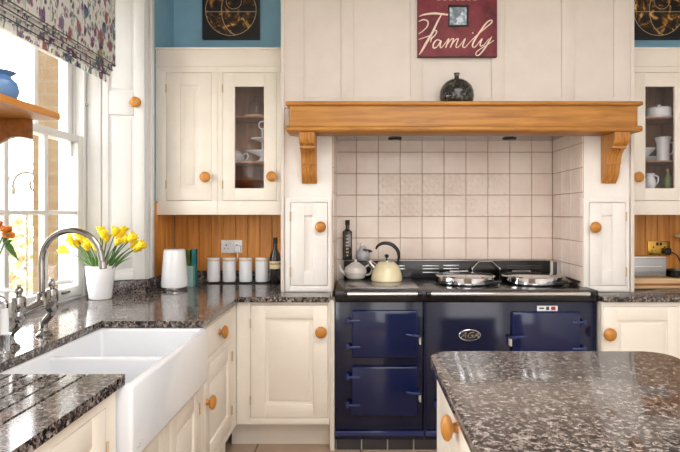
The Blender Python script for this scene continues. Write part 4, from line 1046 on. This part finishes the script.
pts = [(bxx, Ym, ZBr + 0.03), (bxx, Ym, CT + 0.22)] + [(ctr[0] - R * math.cos(a), Ym, ctr[1] + R * math.sin(a)) for a in [k * PI / 10 for k in range(11)]] + [(ctr[0] + R + 0.004, Ym, CT + 0.268)]
m.tube(pts, 0.0105, 14, 4)
m.cyl((pts[-1][0], Ym, CT + 0.29), (pts[-1][0] + 0.001, Ym, CT + 0.262), 0.0125, 0.0135, bev=0.002)
m.obj('spout', 'tapchrome', tp)
for y, dx, dy, L_ in ((Ya, -0.05, -0.045, 1), (Yb, 0.066, 0.012, 1)):
    top = (PX, y, CT + 0.19)
    h = MB(); h.cyl((PX, y, CT + 0.176), (PX, y, CT + 0.196), 0.009).ball((PX, y, CT + 0.197), 0.0135).ball((PX, y, CT + 0.212), 0.0065)
    h = h.obj('lever_hub', 'tapchrome', tp)
    e = (PX + dx, y + dy, CT + 0.203)
    a = (PX + dx * 0.18, y + dy * 0.18, CT + 0.198)
    MB().tube([a, ((a[0] + e[0]) / 2, (a[1] + e[1]) / 2, CT + 0.202), e], [0.006, 0.0095, 0.0085], 12).ball(e, 0.0088).obj('lever', 'ceramic', h)
# side spray
c = (X(4.5, 1.80), 1.80, CT)
t = thing('side_spray', 'white handled spray in a chrome holder left of the tap', 'spray', c)
MB().lathe([(0.026, 0), (0.026, 0.006), (0.018, 0.012), (0.017, 0.055), (0.02, 0.06), (0.02, 0.066)], c).obj('holder', 'chrome', t)
MB().lathe([(0.012, 0.06), (0.0135, 0.1), (0.0115, 0.145), (0.0125, 0.15)], c).obj('handle', 'ceramic', t)
MB().tube([(c[0], c[1], c[2] + 0.148), (c[0] - 0.004, c[1], c[2] + 0.17), (c[0] - 0.03, c[1] - 0.005, c[2] + 0.184)], [0.011, 0.013, 0.017]).obj('spray_head', 'chrome', t)

# ------------------------------------------------------------------ white pot with yellow flowers
D = 2.97
c = Vector((X(100.4, D), D, CT))
t = thing('flower_pot', 'tapered white pot of yellow flowers on the worktop beside the tap', 'pot', c)
MB().lathe([(0.053, 0), (0.057, 0.004), (0.069, 0.1), (0.0755, 0.178), (0.074, 0.181), (0.071, 0.176), (0.063, 0.1), (0.048, 0.012), (0, 0.01)], c, n=36).obj('pot', 'ceramic', t)
MB().lathe([(0.062, 0.12), (0.064, 0.135), (0.03, 0.14), (0, 0.142)], c).obj('soil', 'bark', t)
heads = [(67.5, 252, 0.05), (73, 243, 0.0), (78, 247, 0.03), (81, 239, -0.04), (85, 244, 0.05), (88, 250, -0.06), (91, 246, 0.0), (100.5, 234, 0.0), (106, 242, 0.02), (103, 238, -0.03), (114, 236, 0.0), (119, 238, 0.05), (116, 245, -0.05), (124, 243, 0.02), (129, 241, -0.03), (131, 247, 0.05), (137, 248, -0.03), (133, 251, 0.02), (122, 234, 0.06), (96, 250, -0.08), (76, 238, 0.06)]
nm = {0: 'leftmost low yellow bloom leaning out of the white pot', 7: 'tallest upright yellow bloom at the middle of the white pot', 16: 'rightmost yellow bloom leaning far out of the white pot'}
for i, (px, py, dy) in enumerate(heads):
    y = D + dy; h = Vector((X(px, y), y, Z(py, y)))
    off = (px - 99.3) / 40
    root = Vector((c.x + off * 0.05, c.y + dy * 0.5, CT + 0.141))
    t = thing('yellow_tulip', nm.get(i, 'yellow bloom on a green stem in the white pot'), 'flower', root, 'yellow flowers in the white pot')
    mid = (root + h) / 2 + Vector((0.0, 0, 0.018))
    MB().tube([root, mid, h], 0.003, 6, 4).obj('stem', 'green', t)
    d = (h - mid).normalized(); q = Vector((0, 0, 1)).rotation_difference(d).to_matrix().to_4x4()
    s = random.uniform(1.05, 1.35)
    m = MB(); m.lathe([(0.004, -0.004), (0.012, 0.006), (0.0155, 0.018), (0.013, 0.03), (0.006, 0.039), (0, 0.04)], (0, 0, 0), n=12)
    for k in range(6):
        a = k * PI / 3 + i; pr = Matrix.Rotation(a, 4, 'Z') @ Matrix.Rotation(math.radians(30), 4, 'Y')
        mm = Matrix.Translation((0.011 * math.cos(a), 0.011 * math.sin(a), 0.02)) @ pr
        m.ball((0, 0, 0), 0.016, (0.3, 0.65, 1.25), n=8) if False else None
        tb = bmesh.new(); bmesh.ops.create_uvsphere(tb, u_segments=8, v_segments=6, radius=0.016)
        bmesh.ops.transform(tb, matrix=mm @ Matrix.Diagonal((0.3, 0.65, 1.3, 1)), verts=tb.verts); m._merge(tb)
    bmesh.ops.transform(m.bm, matrix=Matrix.Translation(h) @ q @ Matrix.Scale(s, 4), verts=m.bm.verts)
    m.obj('bloom', 'yellow', t)
    if i % 3 != 1:
        m = MB(); e = root.lerp(h, 0.8) + Vector((0.012, 0.01, -0.012))
        m.tube([root, root.lerp(e, 0.5) + Vector((0, 0, 0.012)), e], [0.004, 0.007, 0.001], 6, 4, 0.35); m.obj('leaf', 'green', t)
# orange flowers at the left edge
D = 2.28
c = Vector((X(-13, D), D, CT))
t = thing('glass_vase', 'clear vase of orange flowers on the worktop at the left edge', 'vase', c)
MB().lathe([(0.035, 0), (0.038, 0.01), (0.034, 0.1), (0.046, 0.2), (0.043, 0.2), (0.031, 0.1), (0.034, 0.012), (0, 0.01)], c).obj('vase', 'glass', t)
for i, (px, py) in enumerate(((6, 229), (8.5, 235), (-4, 224))):
    h = Vector((X(px, D), D, Z(py, D))); root = c + Vector((0.004 * i, 0.006 * i - 0.006, 0.03))
    t = thing('orange_flower', ['orange bloom by the window at the left edge, upper of two', 'orange bloom by the window at the left edge, lower of two', 'orange bloom by the window just beyond the left edge'][i], 'flower', root, 'orange flowers at the left edge')
    MB().tube([root, root.lerp(h, 0.6) + Vector((-0.01, 0, 0.03)), h], 0.003, 6, 5).obj('stem', 'green', t)
    m = MB()
    for k in range(14):
        a = k * 2.4; m.ball(h + Vector((0.014 * math.cos(a), 0.012 * math.sin(a), 0.006 * math.sin(k * 1.7))), 0.0115, (1, 1, 0.7), n=8)
    m.obj('bloom', 'orange', t)
    m = MB()
    for (u, v, w_) in ((0.035, -0.03, -0.02), (0.02, 0.0, -0.075), (0.03, 0.02, -0.11)):
        s0 = root.lerp(h, 0.85); e = h + Vector((u if i < 2 else -u, v, w_)); m.tube([s0, s0.lerp(e, 0.5) + Vector((0, 0, 0.012)), e], [0.002, 0.012, 0.001], 6, 4, 0.25)
    m.obj('leaves', 'green', t)

# ------------------------------------------------------------------ oak shelf and blue jug by the window
SH = thing('wall_shelf', 'short oak shelf with a curved bracket at the left edge beside the window', 'shelf', (-1.15, 1.6, 1.65))
MB().box(XL + 0.001, -1.03, 1.0, 1.882, 1.668, 1.692, 0.004).obj('board', 'oaky', SH)
pr = [(XL + 0.001, 1.668), (-1.12, 1.668), (-1.12, 1.60), (-1.145, 1.606), (-1.17, 1.607), (-1.2, 1.60), (-1.225, 1.588), (-1.25, 1.57), (XL + 0.001, 1.545)]
for y in (1.845, 1.05): MB().prism(pr, 'y', y, y + 0.03, 0.003).obj('bracket', 'oakdeep', SH)
D = 1.72
c = (X(0.5, D), D, 1.692)
t = thing('blue_jug', 'blue glazed jug with a flared rim on the oak shelf', 'jug', c)
MB().lathe([(0.032, 0), (0.044, 0.016), (0.052, 0.042), (0.046, 0.068), (0.03, 0.082), (0.028, 0.088), (0.044, 0.1), (0.042, 0.101), (0.026, 0.09), (0, 0.088)], c, n=32).obj('body', 'bluejug', t)
MB().tube([(c[0] - 0.03, c[1], c[2] + 0.088), (c[0] - 0.062, c[1], c[2] + 0.08), (c[0] - 0.066, c[1], c[2] + 0.05), (c[0] - 0.048, c[1], c[2] + 0.034)], 0.006).obj('handle', 'bluejug', t)

# ------------------------------------------------------------------ left alcove: kettle, books, jars, bottle
D = 3.33
c = (X(174.5, D), D, CT)
t = thing('electric_kettle', 'tall white electric kettle on a chrome base in the left corner', 'kettle', c)
MB().lathe([(0.066, 0), (0.068, 0.004), (0.068, 0.016), (0.06, 0.02)], c, n=36).obj('base', 'chrome', t)
MB().lathe([(0.076, 0.018), (0.079, 0.022), (0.0785, 0.05), (0.064, 0.236), (0.061, 0.24), (0.0, 0.242)], c, n=40).obj('body', 'ceramic', t)
MB().lathe([(0.061, 0.2402), (0.058, 0.247), (0, 0.248)], c, n=36).obj('lid', 'greyceramic', t)
MB().tube([(c[0] - 0.045, c[1] + 0.05, c[2] + 0.215), (c[0] - 0.07, c[1] + 0.075, c[2] + 0.19), (c[0] - 0.072, c[1] + 0.078, c[2] + 0.1), (c[0] - 0.052, c[1] + 0.06, c[2] + 0.06)], 0.01).obj('handle', 'ceramic', t)
def book(x0, x1, y0, y1, h, mat, label):
    t = thing('recipe_book', label, 'book', ((x0 + x1) / 2, (y0 + y1) / 2, CT), 'books beside the electric kettle')
    MB().box(x0, x0 + 0.003, y0, y1, CT, CT + h).box(x1 - 0.003, x1, y0, y1, CT, CT + h).box(x0, x1, y0, y0 + 0.003, CT, CT + h).obj('cover', mat, t, smooth=False)
    MB().box(x0 + 0.003, x1 - 0.003, y0 + 0.003, y1 - 0.004, CT + 0.003, CT + h - 0.004).obj('pages', 'label', t, smooth=False)
D = 3.5
book(X(188.2, D), X(193.6, D), D + 0.06, D + 0.085, 0.232, 'teal', 'tall teal book standing behind the white electric kettle')
book(X(183.5, D), X(187.9, D), D + 0.05, D + 0.075, 0.226, 'green', 'green spined book behind the white electric kettle')
book(X(186.5, 3.47), X(193.5, 3.47), 3.472, 3.49, 0.13, 'aqua', 'short pale aqua book in front of the teal one')
D = 3.668
tx0, tx1 = X(204.5, D), X(269.3, D)
tr = tag(MB().box(tx0, tx1, D - 0.06, D + 0.048, CT, CT + 0.008, 0.002).obj('dark_strip', 'matblack'), 'narrow dark strip under the four white canisters', 'tray')  # thin dark strip along the foot of the canisters
names = ['first white canister from the electric kettle', 'second white canister from the electric kettle', 'third white canister from the electric kettle', 'white canister next to the dark wine bottle']
proto = None
for i, px in enumerate((213.5, 229.2, 245.7, 262)):
    c = (X(px, D), D, CT + 0.008)
    if proto is None:
        proto = t = thing('storage_canister', names[i], 'canister', c, 'white canisters under the wall cabinet')
        b_ = MB().lathe([(0.041, 0), (0.0435, 0.003), (0.0435, 0.138), (0.041, 0.142)], c, n=32).obj('body', 'jar', t)
        MB().lathe([(0.0435, 0.142), (0.0445, 0.146), (0.0445, 0.156), (0.041, 0.16), (0.0, 0.161)], c, n=32).obj('lid', 'jar', t)
        MB().lathe([(0.044, 0.139), (0.0449, 0.14), (0.0449, 0.145), (0.044, 0.146)], c, n=32).obj('seal', 'boardwood', t)
    else:
        t = copy_tree(proto); t.location = c; t['label'] = names[i]
D = 3.62
c = (X(275.2, D), D, CT)
t = thing('wine_bottle', 'dark wine bottle with a cream label beside the chimney breast', 'bottle', c)
MB().lathe([(0.034, 0), (0.0365, 0.004), (0.0365, 0.17), (0.03, 0.2), (0.016, 0.225), (0.0135, 0.24), (0.0135, 0.285)], c).obj('body', 'darkbottle', t)
MB().lathe([(0.0145, 0.262), (0.0148, 0.302), (0.012, 0.304)], c).obj('foil', 'matblack', t)
MB().lathe([(0.0368, 0.1), (0.0368, 0.15)], c).obj('label_band', 'label', t)
MB().lathe([(0.0371, 0.128), (0.0371, 0.136)], c).obj('label_stripe', 'gold', t)

# sockets ------------------------------------------------------------
def socket(x0, x1, z0, z1, mat, label, plug=True):
    y = YB - 0.012
    t = thing('wall_socket', label, 'socket', ((x0 + x1) / 2, y, z0))
    MB().box(x0, x1, y - 0.009, y - 0.0002, z0, z1, 0.003).obj('plate', mat, t)
    xm, zm = (x0 + x1) / 2, (z0 + z1) / 2; w = (x1 - x0)
    for s_ in (-1, 1):
        xc = xm + s_ * w * 0.25
        m = MB()
        m.box(xc - 0.004, xc + 0.004, y - 0.0096, y - 0.0085, zm + 0.004, zm + 0.014).box(xc - 0.015, xc - 0.008, y - 0.0096, y - 0.0085, zm - 0.016, zm - 0.011).box(xc + 0.008, xc + 0.015, y - 0.0096, y - 0.0085, zm - 0.016, zm - 0.011)
        m.obj('pin_holes', 'matblack', t, smooth=False)
        MB().box(xm + s_ * 0.012 - 0.007, xm + s_ * 0.012 + 0.007, y - 0.0125, y - 0.0085, z1 - 0.03, z1 - 0.01, 0.001).obj('switch', 'ceramic' if mat == 'ceramic' else 'matblack', t)
    return t
Ds = YB - 0.02
socket(X(221, Ds), X(242.2, Ds), Z(253, Ds), Z(240, Ds), 'ceramic', 'white double wall socket above the canisters')
c = (X(238, Ds), Ds - 0.001, Z(248.5, Ds))
t = thing('mains_plug', 'white mains plug with cord in the white socket', 'plug', c)
MB().box(c[0] - 0.022, c[0] + 0.022, c[1] - 0.03, c[1] - 0.0003, c[2] - 0.022, c[2] + 0.022, 0.006, 3).obj('body', 'ceramic', t)
MB().tube([(c[0], c[1] - 0.018, c[2] - 0.02), (c[0], c[1] - 0.02, c[2] - 0.06), (c[0] - 0.03, c[1] - 0.02, c[2] - 0.12), (c[0] - 0.06, c[1] - 0.024, CT + 0.09)], 0.0035).obj('cord', 'platewhite', t)
socket(X(648, Ds), X(670, Ds), Z(255.5, Ds), Z(241, Ds), 'brass', 'brass double wall socket on the right pine boards')
c = (X(666, Ds), Ds - 0.001, Z(250.5, Ds))
t = thing('mains_plug', 'black mains plug in the brass socket', 'plug', c)
MB().box(c[0] - 0.02, c[0] + 0.022, c[1] - 0.03, c[1] - 0.0003, c[2] - 0.026, c[2] + 0.016, 0.006, 3).obj('body', 'matblack', t)
MB().tube([(c[0] + 0.02, c[1] - 0.02, c[2] - 0.01), (c[0] + 0.06, c[1] - 0.02, c[2] - 0.03), (c[0] + 0.1, c[1] - 0.02, c[2] - 0.1)], 0.004).obj('cord', 'matblack', t)

# ------------------------------------------------------------------ right alcove
D = 3.36
bx0_, bx1_ = CR1 + 0.008, X(699, D)
ZBo = CT + 0.062
t = thing('wooden_board', 'thick pale wooden chopping block on the right worktop', 'chopping board', ((bx0_ + bx1_) / 2, D + 0.17, CT))
m = MB(); m.box(bx0_, bx1_, D, D + 0.33, CT, ZBo, 0.006, 3); m.obj('block', 'boardwood', t)
MB().box(bx0_ + 0.04, bx1_ - 0.04, D - 0.0015, D + 0.001, CT + 0.02, CT + 0.034, 0.0005).obj('finger_groove', 'redwood', t)
D = 3.42
c0, c1 = CR1 + 0.02, X(667, D)
t = thing('bread_bin', 'wide brushed steel bread bin on the wooden block, below the brass socket', 'bread bin', ((c0 + c1) / 2, D + 0.1, ZBo))
MB().box(c0, c1, D, D + 0.22, ZBo, Z(257.5, D), 0.008, 3).obj('body', 'steel', t)
MB().box(c0 + 0.006, X(662, D), D - 0.006, D + 0.002, Z(268, D), Z(266, D), 0.002).obj('lid_rail', 'chrome', t)
MB().box(c0 + 0.002, X(665.8, D), D - 0.004, D + 0.002, Z(258.3, D), Z(256.6, D), 0.001).obj('top_edge', 'chrome', t)
D = 3.40
c = (X(684, D), D + 0.06, ZBo)
t = thing('black_dish', 'low black dish on the wooden block at the right edge', 'dish', c)
MB().lathe([(0.06, 0), (0.078, 0.006), (0.084, 0.045), (0.08, 0.046), (0.07, 0.012), (0, 0.01)], c).obj('bowl', 'black', t)
MB().tube([(c[0] - 0.078, c[1], c[2] + 0.036), (c[0] - 0.089, c[1], c[2] + 0.04), (c[0] - 0.089, c[1] + 0.03, c[2] + 0.04), (c[0] - 0.074, c[1] + 0.03, c[2] + 0.036)], 0.005).obj('handle', 'black', t)
D = 3.67
c = (X(684.5, D), D, ZBo)
t = thing('pepper_mill', 'tall mill with a pale mushroom top at the right edge', 'mill', c)
MB().lathe([(0.026, 0), (0.026, 0.02), (0.016, 0.08), (0.019, 0.14), (0.014, 0.225), (0.016, 0.232)], c).obj('body', 'redwood', t)
MB().lathe([(0.02, 0.232), (0.052, 0.242), (0.06, 0.255), (0.05, 0.266), (0.02, 0.272), (0, 0.273)], c).obj('cap', 'label', t)

# ------------------------------------------------------------------ island
IX0, IX1, IY0, IY1 = 0.2265, 1.018, 0.45, 1.837
def rounded(x0, x1, y0, y1, rr, n=10):
    out = []
    for (cx, cy, a0) in ((x1 - rr, y1 - rr, 0), (x0 + rr, y1 - rr, PI / 2), (x0 + rr, y0 + rr, PI), (x1 - rr, y0 + rr, 1.5 * PI)):
        for k in range(n + 1): a = a0 + k * PI / 2 / n; out.append((cx + rr * math.cos(a), cy + rr * math.sin(a)))
    return out
top_from(rounded(IX0, IX1, IY0, IY1, 0.085), 'worktop', 'granite island top with rounded corners in the foreground')
m = MB(); m.box(0.272, 1.0, 0.48, 1.778, 0.1, CT - 0.0305)
t = thing('kitchen_island', 'cream kitchen island with a wooden knob on its left side', 'island', (0.62, 1.14, 0))
m.obj('carcass', 'cream', t)
MB().box(0.3, 0.97, 0.5, 1.74, 0, 0.1).obj('kickboard', 'cream', t)
TI = T_isl(0.25)
ops = [(1.22, 1.70, 0.70, 0.835), (1.22, 1.70, 0.15, 0.67), (0.55, 1.18, 0.15, 0.835)]
us = None
frame(t, TI, 0.48, 1.778, 0.1, CT - 0.0305, ops)
d = MB(T_isl(0.249)).box(ops[0][0] + 0.002, ops[0][1] - 0.002, 0, 0.0225, ops[0][2] + 0.002, ops[0][3] - 0.002, 0.003).obj('drawer', 'cream', t)
knob(d, (0.2495, 1.395, 0.80), (-1, 0, 0), 0.98)
for o in ops[1:]:
    d = panel_door(t, T_isl(0.249), o[0] + 0.002, o[1] - 0.002, o[2] + 0.002, o[3] - 0.002, 0.08, 0.08)
    knob(d, (0.2495, o[0] + 0.04, 0.55), (-1, 0, 0), 0.98)

# ------------------------------------------------------------------ garden outside the window
struct(MB().box(-30, -1.9, -12, 30, -0.3, -0.15).obj('ground_outside', 'lawn', smooth=False), 'pale lawn outside the window', 'lawn')
gs = thing('garden_stand', 'iron garden stand with a scroll and pale cup outside the window', 'garden stand', (X(27, 4.2), 4.2, -0.15))
gx_, gy_ = X(27, 4.2), 4.2
MB().cyl((gx_, gy_, -0.15), (gx_, gy_, Z(153, gy_)), 0.006).obj('pole', 'iron', gs)
MB().tube([(X(13.5, gy_), gy_, Z(192, gy_)), (X(13, gy_), gy_, Z(184, gy_)), (X(17.5, gy_), gy_, Z(175.5, gy_)), (X(25, gy_), gy_, Z(172.5, gy_)), (X(33, gy_), gy_, Z(174, gy_)), (X(38, gy_), gy_, Z(180, gy_)), (X(37, gy_), gy_, Z(188, gy_)), (X(32, gy_), gy_, Z(190, gy_)), (X(30, gy_), gy_, Z(184, gy_)), (X(32, gy_), gy_, Z(181, gy_))], 0.0085).box(X(12.3, gy_), X(15.2, gy_), gy_ - 0.01, gy_ + 0.01, Z(194.5, gy_), Z(187, gy_), 0.003).obj('scroll', 'iron', gs)
MB().lathe([(0.006, 0), (0.05, 0.12), (0.047, 0.12), (0.0, 0.01)], (gx_, gy_, Z(152.5, gy_))).obj('cup', 'greyceramic', gs)
def tree(x, y, h, label, seed, mat, rr):
    rnd = random.Random(seed)
    t = thing('garden_tree', label, 'tree', (x, y, -0.15), 'trees in the garden')
    m = MB(); m.tube([(x, y, -0.15), (x + 0.05, y, h * 0.4), (x - 0.05, y, h)], [0.09, 0.07, 0.03], 8)
    tips = []
    for k in range(14):
        z0 = h * rnd.uniform(0.25, 0.9); a = rnd.uniform(0, 2 * PI); L = rr * rnd.uniform(0.6, 1.1)
        e = Vector((x + L * math.cos(a), y + L * math.sin(a), z0 + L * rnd.uniform(0.2, 0.7)))
        m.tube([(x, y, z0), (x + 0.5 * L * math.cos(a), y + 0.5 * L * math.sin(a), z0 + 0.25 * L), e], [0.03, 0.018, 0.006], 6); tips += [e, e.lerp(Vector((x, y, z0)), 0.4)]
    m.obj('trunk', 'bark', t)
    l = MB(); tb = bmesh.new()
    for k in range(900):
        c = rnd.choice(tips) + Vector([rnd.gauss(0, 0.2) for _ in range(3)])
        u_ = Vector([rnd.gauss(0, 1) for _ in range(3)]).normalized(); w_ = u_.orthogonal().normalized(); s_ = rnd.uniform(0.025, 0.05)
        tb.faces.new([tb.verts.new(c + u_ * s_), tb.verts.new(c + w_ * s_ * 0.5), tb.verts.new(c - u_ * s_), tb.verts.new(c - w_ * s_ * 0.5)])
    l._merge(tb); l.obj('leaves', mat, t)
tree(-5.6, 7.2, 3.2, 'pale leafy tree in the garden, nearer the brick', 3, 'foliage', 1.1)
tree(-8.0, 8.4, 3.6, 'tall pale tree farther off in the garden', 5, 'foliage', 1.3)
h = MB(); tb = bmesh.new(); rnd = random.Random(9)
for k in range(2500):
    c = Vector((rnd.uniform(-12, -4), 11 + rnd.gauss(0, 0.25), rnd.uniform(-0.15, 1.3) + rnd.gauss(0, 0.1)))
    u_ = Vector([rnd.gauss(0, 1) for _ in range(3)]).normalized(); w_ = u_.orthogonal().normalized(); s_ = rnd.uniform(0.06, 0.13)
    tb.faces.new([tb.verts.new(c + u_ * s_), tb.verts.new(c + w_ * s_ * 0.6), tb.verts.new(c - u_ * s_), tb.verts.new(c - w_ * s_ * 0.6)])
h._merge(tb)
tag(h.obj('garden_hedge', 'foliage'), 'pale hedge at the far side of the garden', 'hedge')

# ------------------------------------------------------------------ light and camera
w = bpy.data.worlds.new('World'); bpy.context.scene.world = w; w.use_nodes = True
bg = w.node_tree.nodes['Background']; bg.inputs[0].default_value = (0.98, 0.99, 1.0, 1); bg.inputs[1].default_value = 8.0
def area(name, loc, rot, sx, sy, power, col):
    l = bpy.data.lights.new(name, 'AREA'); l.shape = 'RECTANGLE'; l.size = sx; l.size_y = sy; l.energy = power; l.color = col
    o = bpy.data.objects.new(name, l); C.objects.link(o); o.location = loc; o.rotation_euler = rot; return o
area('ceiling_fill_front', (0.55, 1.0, HC - 0.02), (0, 0, 0), 1.6, 1.6, 34, (1.0, 0.985, 0.975))  # unseen area light added overhead to brighten the room
area('ceiling_fill_rear', (0.5, -1.3, HC - 0.02), (0, 0, 0), 2.0, 1.4, 46, (1.0, 0.985, 0.975))  # unseen area light added behind the camera for soft frontal fill
area('rear_fill_light', (0.9, YR + 0.02, 1.5), (PI / 2, 0, 0), 2.2, 1.9, 26, (1.0, 0.995, 0.99))  # added fill in place of daylight; the rear wall has no window
cam = bpy.data.cameras.new('Camera'); co = bpy.data.objects.new('Camera', cam); C.objects.link(co)
co.location = (0, 0, E); co.rotation_euler = (PI / 2, 0, 0)
cam.sensor_fit = 'HORIZONTAL'; cam.sensor_width = 36; cam.lens = F / 680 * 36
cam.shift_x = -(CX - 340) / 680; cam.shift_y = -(226 - CY) / 680; cam.clip_start = 0.05
bpy.context.scene.camera = co
vs = bpy.context.scene.view_settings
vs.view_transform = 'Standard'; vs.look = 'None'; vs.gamma = 1; vs.exposure = 0.22; vs.use_curve_mapping = False
